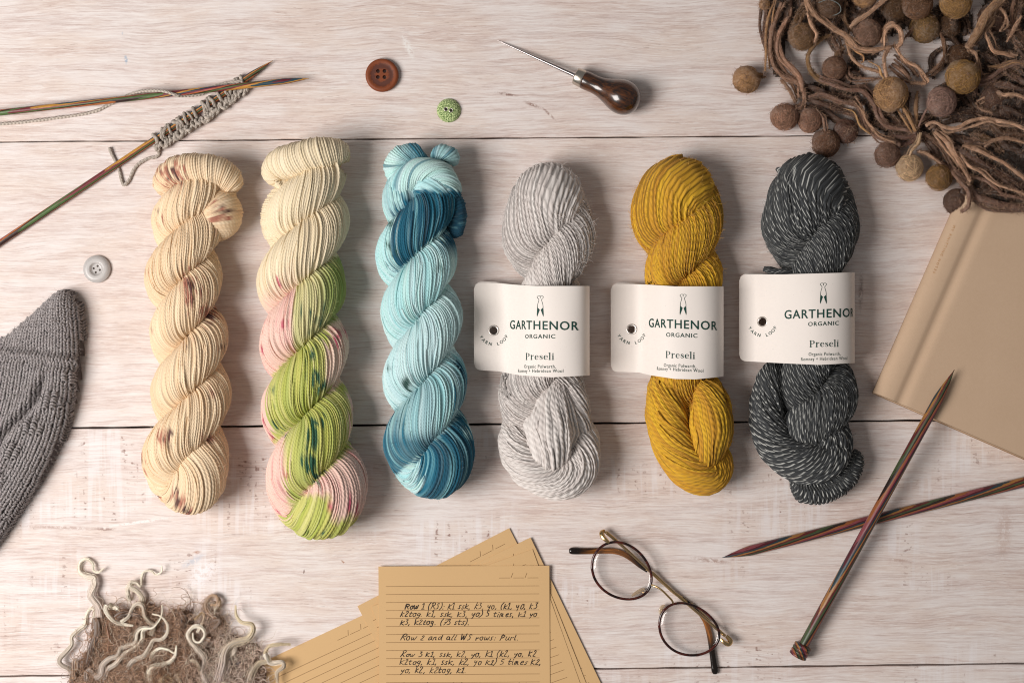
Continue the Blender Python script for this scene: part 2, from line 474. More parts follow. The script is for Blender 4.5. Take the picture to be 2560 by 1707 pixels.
def twisted_path(axis, grooves, z0, top_end, bot_end, rh_share=0.47, flat=0.85, n=9, over_top=False, fat=1.0):
    """closed centre line of a hank: ply down, turn, ply up, turn. axis rows: y, centre x, half width; grooves: y where the plies lie side by side.
    over_top: the upper end is a turn of one ply over the other instead of a flat U."""
    axis = np.asarray(axis, float)
    gy = np.asarray(grooves, float)
    cx = lambda y: np.interp(y, axis[:, 0], axis[:, 1])
    hw = lambda y: np.interp(y, axis[:, 0], axis[:, 2])
    y = np.concatenate([np.linspace(gy[i], gy[i + 1], n, endpoint=False) for i in range(len(gy) - 1)] + [[gy[-1]]])
    if over_top:
        y = np.concatenate([np.linspace(gy[0] - 0.5 * (gy[1] - gy[0]), gy[0], 5, endpoint=False), y])
    ph = np.where(y < gy[0], math.pi * (y - gy[0]) / (gy[1] - gy[0]), np.interp(y, gy, math.pi * np.arange(len(gy))))
    share = rh_share - (rh_share - 0.40) * np.exp(-((y - y[-1]) / 60.0) ** 2) - (rh_share - (0.30 if over_top else 0.42)) * np.exp(-((y - y[0]) / (90.0 if over_top else 60.0)) ** 2)
    def ply(off):
        rh = share * hw(y)
        return np.stack([cx(y) + rh * np.cos(ph + off), y, z0 + rh * np.sin(ph + off) * flat, (1 - share) * hw(y)], 1)
    A, Bp = ply(0.0), ply(math.pi)
    def turn(p, q_, yend, lift):
        a = 0.5 * (p[3] + q_[3]) * fat
        c = 0.5 * (p + q_)
        dip = (abs(yend - c[1]) - a) * np.sign(yend - c[1])
        t = np.linspace(0, math.pi, 9)[1:-1]
        out = np.zeros((len(t), 4))
        out[:, 0] = c[0] + (p[0] - c[0]) * np.cos(t) + (cx(yend) - c[0]) * np.sin(t)
        out[:, 1] = c[1] + dip * np.sin(t)
        out[:, 2] = c[2] + (p[2] - c[2]) * np.cos(t) + lift * np.sin(2 * t)
        out[:, 3] = p[3] + (a - p[3]) * np.sin(t)
        return out
    rb = 0.35 * hw(gy[-1]) * flat
    rt = 0.35 * hw(gy[0]) * flat
    sb = 1.0 if A[-1, 0] > Bp[-1, 0] else -1.0
    st = -1.0 if Bp[0, 0] > A[0, 0] else 1.0
    loop = np.vstack([A, turn(A[-1], Bp[-1], bot_end, rb * sb * 0.6), Bp[::-1], turn(Bp[0], A[0], top_end, 0.0 if over_top else -rt * st * 0.6)])
    S = spline(loop, step=4.0, closed=True)
    Q = np.vstack([S[-30:], S, S[:30]])
    Q = smooth1(Q, 23 if over_top else 9)
    return Q[30:-30]

def fuzz(parent, name, pts, nrm, n, length, radius, mat, npt=5, curl=0.6, zmin=0.5, lift=0.6):
    """loose fibres as hair curves standing off a surface; pts/nrm in pixel space (px,py,z)"""
    idx = rng.randint(0, len(pts), n)
    p = pts[idx].copy()
    d = nrm[idx] * lift + rng.randn(n, 3) * curl
    d /= np.linalg.norm(d, axis=1)[:, None] + 1e-9
    L = length * (0.4 + rng.rand(n))
    out = np.zeros((n, npt, 3))
    out[:, 0] = p
    for k in range(1, npt):
        d = d + rng.randn(n, 3) * curl * 0.8
        d /= np.linalg.norm(d, axis=1)[:, None] + 1e-9
        p = p + d * (L / (npt - 1))[:, None]
        out[:, k] = p
    out[..., 2] = np.maximum(out[..., 2], zmin)
    return out, idx

def hair_obj(name, curves, radius, mat, parent, zref=None, taper=True):
    """curves (n,k,3) in pixel space -> one hair object"""
    n, k, _ = curves.shape
    hc = bpy.data.hair_curves.new(name)
    hc.add_curves([k] * n)
    V = W(curves, zref).reshape(-1, 3) - np.array(parent['_w'])
    hc.position_data.foreach_set('vector', V.astype(np.float32).ravel())
    r = np.full((n, k), radius * PX, np.float32) if np.isscalar(radius) else (radius * PX).astype(np.float32)
    if taper: r = r * np.linspace(1.0, 0.35, k)[None, :].astype(np.float32)
    at = hc.attributes.get('radius') or hc.attributes.new('radius', 'FLOAT', 'POINT')
    at.data.foreach_set('value', r.ravel())
    hc.materials.append(mat)
    o = bpy.data.objects.new(name, hc)
    col.objects.link(o)
    o.parent = parent
    o['kind'] = 'stuff'
    return o

def dyed_fibre():
    m = NT('wool_fibre', 0.7, 0.2)
    m.color(m.attr('dye')['Color'])
    return m.m
M_FIBRE = dyed_fibre()
def dyed_hair(name, curves, radius, dye_, parent, zref):
    o = hair_obj(name, curves, radius, M_FIBRE, parent, zref)
    at = o.data.attributes.new('dye', 'FLOAT_COLOR', 'POINT')
    d = np.asarray(dye_, np.float32).reshape(-1, 3)
    at.data.foreach_set('color', np.concatenate([d, np.ones((len(d), 1), np.float32)], 1).ravel())
    return o
def normals_out(V, cx, zc=50.0, rad=None):
    """rough outward direction for fibres on a long lying body"""
    d = np.stack([V[:, 0] - cx, np.zeros(len(V)), V[:, 2] - zc], 1)
    return d / (np.linalg.norm(d, axis=1)[:, None] + 1e-9)

def hashv(*a):
    x = sum(np.asarray(v, float) * k for v, k in zip(a, (12.9898, 78.233, 37.719, 4.581)))
    return np.modf(np.abs(np.sin(x) * 43758.5453))[0]

def vnoise(a, seed=0):
    """1-d value noise"""
    i = np.floor(a); f = a - i; f = f * f * (3 - 2 * f)
    return hashv(i, seed) * (1 - f) + hashv(i + 1, seed) * f

def lerp(a, b, t): return a + (b - a) * np.asarray(t)[..., None]

def stops(x, st):
    xs = [s[0] for s in st]
    return np.stack([np.interp(x, xs, [s[1][k] for s in st]) for k in range(3)], -1)

# ---- dye functions (true dye of the yarn, laid out along and across the strands)
CREAM, CREAM2 = C(244, 221, 188), C(230, 196, 156)
PLUM, RUST = C(74, 34, 38), C(170, 96, 62)

def speckle(Cc, x, y, st, s, spots, rgb, seed):
    for (sx, sy, r, amt) in spots:
        d = np.hypot(x - sx, (y - sy) * 0.75) / r
        g = np.exp(-d * d * 1.3)
        n = vnoise(s * 0.14 + st * 3.1, seed) * 0.5 + hashv(st, seed + 1) * 0.5
        k = np.clip((g * amt * 0.66 + n - 0.95) * 4.5, 0, 0.95) * (g > 0.05)
        Cc = lerp(Cc, rgb, k)
    return Cc

def dye_speckled(x, y, st, s):
    t = vnoise(s * 0.012 + st * 1.7, 3)
    c = lerp(np.broadcast_to(CREAM, x.shape + (3,)), CREAM2, t * 0.8)
    spots = [(405, 430, 26, 1.0), (440, 442, 34, 1.1), (465, 455, 18, .9), (557, 535, 30, 1.0), (585, 535, 22, .9), (405, 540, 22, .6), (365, 625, 16, .9), (375, 690, 14, .7),
             (490, 715, 34, 1.0), (500, 752, 26, .95), (528, 788, 26, 1.0), (538, 982, 16, 1.0), (432, 1090, 26, 1.0), (358, 1152, 22, .9), (455, 1240, 28, 1.0), (470, 1268, 20, .9),
             (530, 1098, 18, .85), (560, 870, 14, .8), (394, 1240, 16, .7), (390, 825, 10, .7), (480, 860, 20, .5)]
    c = speckle(c, x, y, st, s, [(a, b, r * 1.3, k * .85) for a, b, r, k in spots], C(176, 112, 92), 11)
    return speckle(c, x, y, st, s, [(a, b, r * .8, k * .92) for a, b, r, k in spots], PLUM, 5)

OFF, PINK, ROSE, LIME, LGREEN, DGREEN = C(243, 226, 196), C(238, 192, 184), C(206, 84, 112), C(204, 200, 100), C(150, 172, 60), C(14, 84, 66)

def dye_floral(x, y, st, s):
    cx = np.interp(y, [540, 690, 860, 1020, 1210], [768, 755, 760, 768, 790])
    q = y + 0.85 * (x - cx)
    xj = x + (hashv(st, 2) - 0.5) * 26
    off = np.broadcast_to(OFF, x.shape + (3,))
    streak = vnoise(st * 0.83 + s * 0.004, 9)
    c = lerp(off, C(226, 206, 166), streak * 0.6)
    pinkish = lerp(lerp(off, PINK, 0.75 + 0 * x), ROSE, np.clip(vnoise(s * .03 + st * 2.3, 4) - .66, 0, 1) * 1.2)
    limey = lerp(lerp(np.broadcast_to(LIME, x.shape + (3,)), C(222, 214, 150), streak), LGREEN, vnoise(st * 0.7 + s * .01, 21) * .8)
    pale_lime = lerp(limey, OFF, 0.42 + 0 * x)
    def band(a, b, f=14.0): return np.clip((xj - a) / f, 0, 1) * np.clip((b - xj) / f, 0, 1)
    l0 = np.clip((q - 640) / 60, 0, 1) * (q < 711)
    c = lerp(c, pinkish, l0 * np.clip((760 - xj) / 80, 0, 1) * 0.8)
    k1 = (q >= 711) & (q < 868)
    c1 = lerp(pinkish, pale_lime, np.clip((xj - 736) / 14, 0, 1))
    c1 = lerp(c1, lerp(limey, C(96, 140, 70), 0.5 + 0 * x), np.clip((xj - 800) / 40, 0, 1) * .9)
    k2 = (q >= 868) & (q < 1034)
    c2 = lerp(pinkish, limey, np.clip((xj - 676) / 10, 0, 1))
    c2 = lerp(c2, lerp(pinkish, off, 0.35 + 0 * x), np.clip((xj - 818) / 10, 0, 1))
    k3 = (q >= 1034) & (q < 1204)
    c3 = lerp(pinkish, limey, np.clip((xj - 726) / 10, 0, 1))
    c3 = lerp(c3, pinkish, np.clip((xj - 872) / 8, 0, 1))
    k4 = q >= 1204
    c4 = lerp(pinkish, limey, np.clip((y + (hashv(st, 8) - .5) * 26 - 1258 - 0.30 * np.abs(xj - 790)) / 12, 0, 1))
    mid = np.clip((60 - np.abs(x - 786)) / 20, 0, 1) * np.clip((y - 1225) / 10, 0, 1)
    c4 = lerp(c4, limey, mid)
    for k, cc in ((k1, c1), (k2, c2), (k3, c3), (k4, c4)):
        c = np.where(k[:, None], cc, c)
    green = [(770, 790, 26, .8), (800, 800, 30, 1.0), (812, 770, 24, .8), (790, 830, 22, .8), (790, 885, 26, 1.1), (800, 940, 28, 1.1), (815, 965, 20, 1.0), (690, 975, 16, 1.1), (690, 1010, 16, .9), (700, 1055, 24, 1.0), (725, 1080, 24, .9),
             (805, 1050, 26, 1.1), (800, 1085, 30, 1.1), (780, 1150, 40, 1.1), (800, 1180, 28, 1.1), (765, 1200, 24, .8), (820, 1330, 18, .8), (852, 1292, 12, .8), (775, 1325, 16, .6), (752, 560, 6, .8)]
    c = speckle(c, x, y, st, s, [(a_, b_, r_ * .9, k_ * .86) for a_, b_, r_, k_ in green], DGREEN, 31)
    rose = [(648, 690, 10, .9), (675, 810, 16, .7), (720, 800, 20, .6), (662, 875, 12, .9), (850, 835, 22, 1.0), (846, 858, 16, .9), (680, 1095, 14, .9), (662, 1050, 12, .8), (725, 1180, 14, .8), (838, 1255, 20, .9), (890, 1262, 26, .8), (700, 1274, 10, .8), (715, 712, 24, .6)]
    return speckle(c, x, y, st, s, rose, ROSE * 0.85, 37)

AQUA, MINT, TEAL, DTEAL, ICE = C(160, 220, 224), C(196, 234, 226), C(12, 122, 150), C(1, 62, 86), C(208, 230, 234)

def dye_ocean(x, y, st, s):
    cx = np.interp(y, [640, 800, 940, 1090], [1040, 1056, 1062, 1073])
    q = y + 0.9 * (x - cx)
    xj = x + (hashv(st, 12) - 0.5) * 30
    streak = vnoise(st * 0.9 + s * 0.006, 19)
    pale = lerp(lerp(np.broadcast_to(AQUA, x.shape + (3,)), MINT, vnoise(st * .31 + s * .004, 8)), ICE, streak * .7)
    deep = lerp(lerp(np.broadcast_to(DTEAL, x.shape + (3,)), TEAL, 0.75 * vnoise(st * 1.1 + s * .012, 14)), AQUA, np.clip(vnoise(st * .77 + s * .01, 23) - .72, 0, 1) * 2.0)
    mixed = lerp(pale, deep, np.clip((vnoise(st * 1.37 + s * .008, 44) - .45) * 4, 0, 1))
    c = lerp(pale, mixed, 0.25 + 0 * x)
    top = y < 480
    c = np.where(top[:, None], lerp(pale, deep, np.clip((vnoise(st * 1.3, 5) - .6) * 3, 0, .8)), c)
    k0 = (q >= 480) & (q < 640)
    c0 = lerp(pale, deep, np.clip((xj - 975) / 22, 0, 1) * np.clip((vnoise(st * 1.3 + s * .01, 51) + .7), 0, 1))
    k1 = (q >= 640) & (q < 788)
    c1 = lerp(pale, deep, np.clip((xj - 1095) / 18, 0, 1) * np.clip((650 - y) / 40, 0, 1))
    k2 = (q >= 788) & (q < 952)
    c2 = lerp(lerp(pale, ICE, 0.45 + 0 * x), C(140, 176, 180), np.clip((xj - 1110) / 40, 0, 1) * .5)
    k3 = (q >= 952) & (q < 1112)
    side = np.maximum(np.clip((1018 - xj) / 16, 0, 1), np.clip((xj - 1128) / 14, 0, 1))
    c3 = lerp(lerp(lerp(pale, TEAL, 0.22 + 0 * x), mixed, .3 + 0 * x), lerp(mixed, deep, .62 + 0 * x), side)
    c3 = lerp(c3, deep, np.clip((y - 1070) / 30, 0, 1) * .8)
    k4 = q >= 1112
    c4 = lerp(mixed, deep, np.clip((xj - 1045) / 12, 0, 1) * np.clip(0.75 + 0.6 * vnoise(st * .9 + s * .006, 61), 0, 1))
    c4 = lerp(c4, pale, np.clip((1050 - xj) / 10, 0, 1) * np.clip((y - 1150) / 10, 0, 1) * .75)
    c4 = lerp(c4, pale, np.clip((xj - 1168) / 8, 0, 1) * np.clip((1100 - y) / 20, 0, 1))
    for k, cc in ((k0, c0), (k1, c1), (k2, c2), (k3, c3), (k4, c4)):
        c = np.where((k & ~top)[:, None], cc, c)
    dk = [(980, 560, 14, 1.1), (978, 620, 12, 1.0), (990, 635, 14, .9), (1110, 675, 14, .9), (1000, 1060, 30, .5), (1050, 860, 12, .8), (1020, 955, 22, 1.0), (973, 918, 10, 1.0), (1168, 1055, 12, 1.0), (1075, 825, 10, .6)]
    return speckle(c, x, y, st, s, dk, C(20, 70, 60), 71)

def dye_plain(rgb, rgb2, seed, sc_=0.01):
    a, b = np.asarray(rgb), np.asarray(rgb2)
    def f(x, y, st, s):
        return lerp(np.broadcast_to(a, x.shape + (3,)), b, vnoise(st * 1.9 + s * sc_, seed))
    return f

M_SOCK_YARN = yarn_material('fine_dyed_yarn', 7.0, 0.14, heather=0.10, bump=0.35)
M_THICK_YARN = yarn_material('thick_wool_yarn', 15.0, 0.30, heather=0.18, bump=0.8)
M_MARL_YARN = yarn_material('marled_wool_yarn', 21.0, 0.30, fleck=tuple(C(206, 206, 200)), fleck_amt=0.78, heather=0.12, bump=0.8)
def fibre_mat(name, rgb): return plain(name, rgb, 0.9, 0.15)

SKEINS = 'skeins of yarn laid in a row'

def add_fuzz(root, V, D, n, length, rgb, cx, zc, zref, rad=0.3):
    keep = V[:, 2] > 26
    if cx[0, 1] > 1200: keep &= (V[:, 1] < 680) | (V[:, 1] > 960)      # no loose fibres through the paper bands
    Vk, Dk = V[keep], D[keep]
    n = int(n * 2.4)
    c, ix = fuzz(root, 'fuzz', Vk, normals_out(Vk, np.interp(Vk[:, 1], cx[:, 0], cx[:, 1]), zc), n, length, rad, None)
    d = np.clip(lerp(Dk[ix], np.ones(3), 0.12 + np.zeros(n)) * (0.75 + 0.4 * rng.rand(n, 1)), 0, 1)
    dyed_hair('fuzz', c, rad, np.repeat(d[:, None], c.shape[1], 1), root, zref)

# --- cream speckled skein
axis = np.array([(430, 480, 78), (544, 474, 88), (702, 457, 93), (845, 472, 94), (990, 478, 97), (1148, 462, 104), (1285, 474, 92)], float)
sk = thing('yarn_skein', 474, 850, 'cream skein with small dark plum speckles, next to the grey plastic button', 'yarn skein', SKEINS)
P = twisted_path(axis, [448, 554, 702, 845, 990, 1148], 82, 432, 1284)
o, V, D = bundle(sk, 'twisted_ply', P[:, :3], P[:, 3], 48, -1.2, M_SOCK_YARN, dye_speckled, h=2.6, gaps=4, jit=.55, rough=1.6, zref=75, closed=True, flat=0.86, loose=190)
hoops(sk, 'rolled_end', [(420, 486, 50), (412, 462, 64), (442, 436, 86), (495, 428, 96), (548, 434, 86), (580, 458, 66), (584, 480, 50)], [14, 30, 38, 40, 38, 32, 16], 4.6, M_SOCK_YARN, dye_speckled, tilt=0.25, zref=75)
hoops(sk, 'side_loop', [(505, 484, 50), (536, 512, 60), (540, 556, 58), (505, 600, 36)], [14, 50, 56, 16], 4.4, M_SOCK_YARN, dye_speckled, tilt=0.35, zref=75)
add_fuzz(sk, V, D, 1500, 10, CREAM, axis, 60, 75)

# --- cream, pink and green skein
axis = np.array([(400, 775, 82), (540, 768, 104), (711, 752, 108), (868, 760, 107), (1034, 767, 111), (1204, 792, 124), (1346, 795, 105)], float)
sk = thing('yarn_skein', 765, 850, 'hand dyed skein going from cream to pink and lime green', 'yarn skein', SKEINS)
P = twisted_path(axis, [432, 552, 711, 868, 1034, 1204], 92, 420, 1346)
o, V, D = bundle(sk, 'twisted_ply', P[:, :3], P[:, 3], 50, -1.2, M_SOCK_YARN, dye_floral, h=2.7, gaps=3.5, jit=.5, rough=1.5, zref=80, closed=True, flat=0.86, loose=190)
hoops(sk, 'rolled_end', [(730, 452, 44), (688, 434, 66), (700, 414, 80), (745, 406, 100), (806, 390, 104), (850, 384, 84), (872, 396, 60)], [10, 28, 37, 44, 42, 32, 14], 5.0, M_SOCK_YARN, dye_floral, tilt=0.3, zref=80)
hoops(sk, 'side_loop', [(712, 456, 62), (702, 520, 68), (702, 580, 60), (708, 622, 44)], [16, 46, 46, 16], 4.8, M_SOCK_YARN, dye_floral, zref=80)
add_fuzz(sk, V, D, 1500, 10, OFF, axis, 66, 80)

# --- teal skein
axis = np.array([(440, 1058, 84), (500, 1050, 92), (640, 1040, 99), (788, 1054, 99), (952, 1062, 102), (1112, 1072, 109), (1244, 1084, 94)], float)
sk = thing('yarn_skein', 1056, 820, 'hand dyed skein in pale aqua and deep teal', 'yarn skein', SKEINS)
P = twisted_path(axis, [492, 640, 788, 952, 1112], 86, 400, 1244)
o, V, D = bundle(sk, 'twisted_ply', P[:, :3], P[:, 3], 50, -1.2, M_SOCK_YARN, dye_ocean, h=2.6, gaps=3.5, jit=.5, rough=1.5, zref=75, closed=True, flat=0.86, loose=190)
FE = spline([(1008, 500, 60), (1012, 462, 92), (1050, 434, 104), (1096, 440, 100), (1118, 470, 84), (1112, 500, 58)], step=5)
bundle(sk, 'folded_end', FE, np.full(len(FE), 33.0), 30, -0.9, M_SOCK_YARN, dye_ocean, h=2.4, zref=75)
hoops(sk, 'rolled_end', [(996, 450, 60), (990, 420, 66), (1006, 398, 70), (1040, 388, 70), (1068, 390, 60)], [14, 26, 30, 30, 20], 4.4, M_SOCK_YARN, lambda x, y, st, s: lerp(dye_ocean(x, y, st, s), TEAL * 0.8, np.clip((x - 985) / 60, 0, .75)), tilt=0.7, zref=75)
hoops(sk, 'rolled_end', [(1076, 396, 66), (1100, 386, 74), (1122, 392, 70), (1128, 410, 56)], [14, 22, 22, 12], 4.4, M_SOCK_YARN, lambda x, y, st, s: lerp(dye_ocean(x, y, st, s), TEAL, 0.35 + 0 * x), tilt=-0.6, zref=75)
hoops(sk, 'side_loop', [(1112, 480, 70), (1136, 512, 72), (1140, 555, 60), (1132, 592, 40)], [20, 25, 24, 14], 5.2, M_SOCK_YARN, lambda x, y, st, s: lerp(dye_ocean(x, y, st, s), DTEAL, 0.65 + 0 * x), zref=75)
add_fuzz(sk, V, D, 1500, 10, AQUA, axis, 62, 75)

# --- thick skeins with paper bands
def rad(P, prof):
    t = np.linspace(0, 1, len(P))
    return np.interp(t, [a for a, b in prof], [b for a, b in prof])

def strand_run(root, name, pts, prof, nstr, lay, mat, dye, h, zref, step=7.0, zmin=0.5, gaps=0.0, rough=1.6, squash=None):
    P = spline(pts, step=5.0)
    return bundle(root, name, P, rad(P, prof), nstr, lay, mat, dye, h=h, step=step, zref=zref, zmin=zmin, rough=rough, gaps=gaps, jit=0.55, squash=squash, loose=24 if nstr > 20 else 0)

END = [(0, .5), (.12, .85), (.3, 1), (.7, 1), (.88, .85), (1, .5)]
def ends(r): return [(a, b * r) for a, b in END]

BAND_GREY = [(1185, 30), (1230, 30), (1262, 38), (1292, 74), (1325, 116), (1370, 138), (1420, 142), (1455, 132), (1470, 108), (1474, 64), (1470, 16)]
BAND_MUST = [(1527, 26), (1570, 28), (1598, 38), (1626, 76), (1662, 116), (1706, 136), (1755, 138), (1790, 122), (1805, 94), (1809, 54), (1805, 16)]
BAND_CHAR = [(1848, 36), (1886, 58), (1916, 84), (1955, 112), (2000, 132), (2050, 142), (2095, 138), (2125, 118), (2134, 86), (2137, 50), (2132, 16)]
GREY1, GREY2 = C(238, 231, 226), C(216, 206, 201)
axis = np.array([(410, 1372, 122), (500, 1370, 120), (584, 1370, 115), (700, 1378, 92), (800, 1376, 86), (930, 1356, 104), (975, 1354, 106), (1130, 1364, 98)], float)
sk_grey = sk = thing('yarn_skein', 1370, 830, 'pale grey skein wrapped in a printed paper band', 'yarn skein', SKEINS)
dye = dye_plain(GREY1, GREY2, 81)
P = twisted_path(axis, [590, 785, 985], 88, 408, 1150, flat=0.8, over_top=True)
o, V, D = bundle(sk, 'twisted_ply', P[:, :3], P[:, 3], 42, -1.15, M_THICK_YARN, dye, h=3.4, step=7, squash=(708, 942, BAND_GREY), zref=75, closed=True, flat=0.72, loose=100, rough=1.8, jit=.55, gaps=3)
strand_run(sk, 'folded_end', [(1290, 1050, 40), (1292, 1110, 62), (1328, 1166, 78), (1390, 1196, 80), (1440, 1176, 74), (1452, 1110, 60), (1436, 1040, 40)], ends(49), 32, -0.75, M_THICK_YARN, dye, 3.4, 75, gaps=3, squash=(708, 942, BAND_GREY))
strand_run(sk, 'inner_loop', [(1404, 955, 82), (1392, 1000, 92), (1380, 1070, 96), (1372, 1130, 90), (1366, 1180, 60)], [(0, 18), (.2, 44), (.5, 66), (.8, 48), (1, 22)], 26, -0.35, M_THICK_YARN, dye, 4.2, 75, gaps=5, rough=2.2, squash=(708, 942, BAND_GREY))
strand_run(sk, 'inner_loop', [(1420, 950, 80), (1438, 1010, 84), (1444, 1070, 74), (1434, 1130, 50)], ends(30), 20, -0.4, M_THICK_YARN, dye, 3.4, 75, squash=(708, 942, BAND_GREY))
add_fuzz(sk, V, D, 2500, 14, GREY1, axis, 62, 75)

MUST1, MUST2 = C(234, 182, 4), C(206, 144, 1)
axis = np.array([(398, 1700, 124), (470, 1694, 122), (532, 1692, 117), (640, 1706, 104), (715, 1712, 92), (850, 1708, 82), (960, 1712, 88), (1010, 1722, 104), (1160, 1740, 90)], float)
sk_must = sk = thing('yarn_skein', 1712, 820, 'mustard yellow skein wrapped in a printed paper band', 'yarn skein', SKEINS)
dye = dye_plain(MUST1, MUST2, 83)
P = twisted_path(axis, [545, 692, 850, 1008], 88, 396, 1180, flat=0.8, over_top=True)
o, V, D = bundle(sk, 'twisted_ply', P[:, :3], P[:, 3], 42, -1.15, M_THICK_YARN, dye, h=3.2, step=7, squash=(712, 946, BAND_MUST), zref=75, closed=True, flat=0.72, loose=100, rough=1.6, jit=.5, gaps=3)
strand_run(sk, 'folded_end', [(1672, 930, 50), (1664, 1000, 78), (1676, 1080, 88), (1712, 1150, 82), (1766, 1188, 66), (1792, 1160, 50), (1790, 1120, 36)], ends(52), 30, -0.6, M_THICK_YARN, dye, 3.2, 75, gaps=3, squash=(712, 946, BAND_MUST))
strand_run(sk, 'inner_loop', [(1752, 960, 80), (1770, 1000, 94), (1772, 1060, 100), (1760, 1120, 92), (1744, 1172, 66)], [(0, 24), (.25, 46), (.5, 55), (.8, 42), (1, 22)], 28, -0.3, M_THICK_YARN, dye, 3.4, 75, gaps=4, squash=(712, 946, BAND_MUST))
add_fuzz(sk, V, D, 2500, 13, MUST1, axis, 62, 75)

CHAR1, CHAR2 = C(60, 63, 66), C(42, 45, 48)
axis = np.array([(399, 2028, 128), (490, 2028, 126), (566, 2028, 121), (680, 2040, 92), (790, 2036, 86), (905, 2040, 98), (985, 2046, 100), (1120, 2030, 100)], float)
sk_char = sk = thing('yarn_skein', 2035, 830, 'charcoal skein flecked with white, wrapped in a printed paper band', 'yarn skein', SKEINS)
dye = dye_plain(CHAR1, CHAR2, 85)
P = twisted_path(axis, [568, 775, 982, 1110], 88, 397, 1200, flat=0.8, over_top=True)
o, V, D = bundle(sk, 'twisted_ply', P[:, :3], P[:, 3], 42, -1.2, M_MARL_YARN, dye, h=3.4, step=7, squash=(684, 908, BAND_CHAR), zref=75, closed=True, flat=0.72, loose=100, rough=1.8, jit=.5, gaps=3)
strand_run(sk, 'folded_end', [(1950, 905, 50), (1922, 960, 70), (1916, 1040, 78), (1938, 1110, 84), (2000, 1150, 88), (2066, 1148, 84), (2110, 1100, 60)], [(0, 14), (.12, 30), (.4, 40), (.7, 54), (.9, 40), (1, 20)], 28, -0.55, M_MARL_YARN, dye, 3.4, 75, gaps=5, squash=(684, 908, BAND_CHAR))
hoops(sk, 'rolled_end', [(1972, 1200, 36), (2010, 1222, 40), (2062, 1218, 42), (2106, 1192, 42), (2130, 1152, 40), (2134, 1128, 34)], [20, 32, 34, 32, 26, 14], 7.6, M_MARL_YARN, dye, h=3.4, tilt=0.5, zref=40)
strand_run(sk, 'loose_end', [(1912, 672, 60), (1935, 680, 70), (1975, 685, 84), (2030, 682, 92)], ends(9), 8, -0.5, M_MARL_YARN, dye, 2.5, 75, squash=(684, 908, BAND_CHAR))
add_fuzz(sk, V, D, 1400, 13, C(90, 92, 94), axis, 62, 75)

# ------------------------------------------------------------------ small solid helpers
def U(p):
    """photograph pixel + height -> plane pixels (what W(..., 0) turns into a true place)"""
    p = np.array(p, float)
    k = 1.0 - p[..., 2] / H
    p[..., 0] = 1280 + (p[..., 0] - 1280) * k
    p[..., 1] = 853.5 + (p[..., 1] - 853.5) * k
    return p

def tube(name, P, R, mat, parent, K=8, step=4.0, closed=False, attrs=None, wob=0.0, caps=True, up=(0, 0, 1.0), flatten=1.0, smooth=True, unproject=True, sub_to=None, origin=None):
    P = np.asarray(P, float)
    if unproject: P = U(P)
    R = np.full(len(P), R, float) if np.isscalar(R) else np.asarray(R, float)
    A = spline(np.column_stack([P * [1, -1, 1], R]), step=step, closed=closed)
    if closed: A = A[:-1]
    Q, R = A[:, :3], np.maximum(A[:, 3], 0.15)
    M = len(Q)
    if closed:
        Q2 = np.vstack([Q[-3:], Q, Q[:3]])
        T, N, B = [a[3:-3] for a in frames(Q2, up)]
        # close the frame twist
        pass
    else:
        T, N, B = frames(Q, up)
    th = np.linspace(0, 2 * math.pi, K, endpoint=False)
    rr = np.repeat(R[:, None], K, 1)
    if wob:
        rr = rr * (1 + wob * noise1(M, max(4, int(14 / step)), K)) 
        rr = rr * (1 + 0.7 * wob * noise1(M, max(4, int(22 / step)), 1))
    V = Q[:, None] + rr[..., None] * (np.cos(th)[None, :, None] * N[:, None] * flatten + np.sin(th)[None, :, None] * B[:, None])
    V = V * [1, -1, 1]
    F = [grid_faces(M, K, True, closed)[:, ::-1]]
    VV = V.reshape(-1, 3)
    if caps and not closed:
        VV = np.vstack([VV, Q[:1] * [1, -1, 1], Q[-1:] * [1, -1, 1]])
        j = np.arange(K); j2 = (j + 1) % K
        F.append(np.stack([np.full(K, M * K), j, j2], 1))
        F.append(np.stack([np.full(K, M * K + 1), (M - 1) * K + j2, (M - 1) * K + j], 1))
    s = np.arange(M) * step
    uv = np.stack([np.tile(th / (2 * math.pi), M), np.repeat(s, K), np.zeros(M * K)], 1)
    if len(VV) > len(uv): uv = np.vstack([uv, uv[:1], uv[-1:]])
    at = {'strand': uv}
    if attrs: at.update({k: (np.broadcast_to(v, (len(VV), 3)) if np.shape(v) == (3,) else v) for k, v in attrs.items()})
    return mesh_obj(name, W(VV, 0.0), F, mat, parent, smooth, at, origin)

def lathe(name, p0, axis, prof, mat, parent, K=32, attrs=None, smooth=True, origin=None):
    """prof rows (distance along axis, radius), plane pixels; axis: 3-vector (y down in the photograph)"""
    p0 = np.array(p0, float) * [1, -1, 1]
    a = np.array(axis, float) * [1, -1, 1]; a /= np.linalg.norm(a)
    n = np.cross(a, [0, 0, 1.0])
    if np.linalg.norm(n) < 0.05: n = np.array([1.0, 0, 0])
    n /= np.linalg.norm(n); b = np.cross(a, n)
    prof = np.asarray(prof, float)
    th = np.linspace(0, 2 * math.pi, K, endpoint=False)
    V = p0 + prof[:, 0, None, None] * a + np.maximum(prof[:, 1], 0.02)[:, None, None] * (np.cos(th)[None, :, None] * n + np.sin(th)[None, :, None] * b)
    M = len(prof)
    V = V.reshape(-1, 3) * [1, -1, 1]
    F = grid_faces(M, K, True)
    at = {'strand': np.stack([np.tile(np.cos(th), M) * np.repeat(prof[:, 1], K), np.repeat(prof[:, 0], K), np.tile(np.sin(th), M) * np.repeat(prof[:, 1], K)], 1)}
    return mesh_obj(name, W(V, 0.0), F, mat, parent, smooth, at, origin)

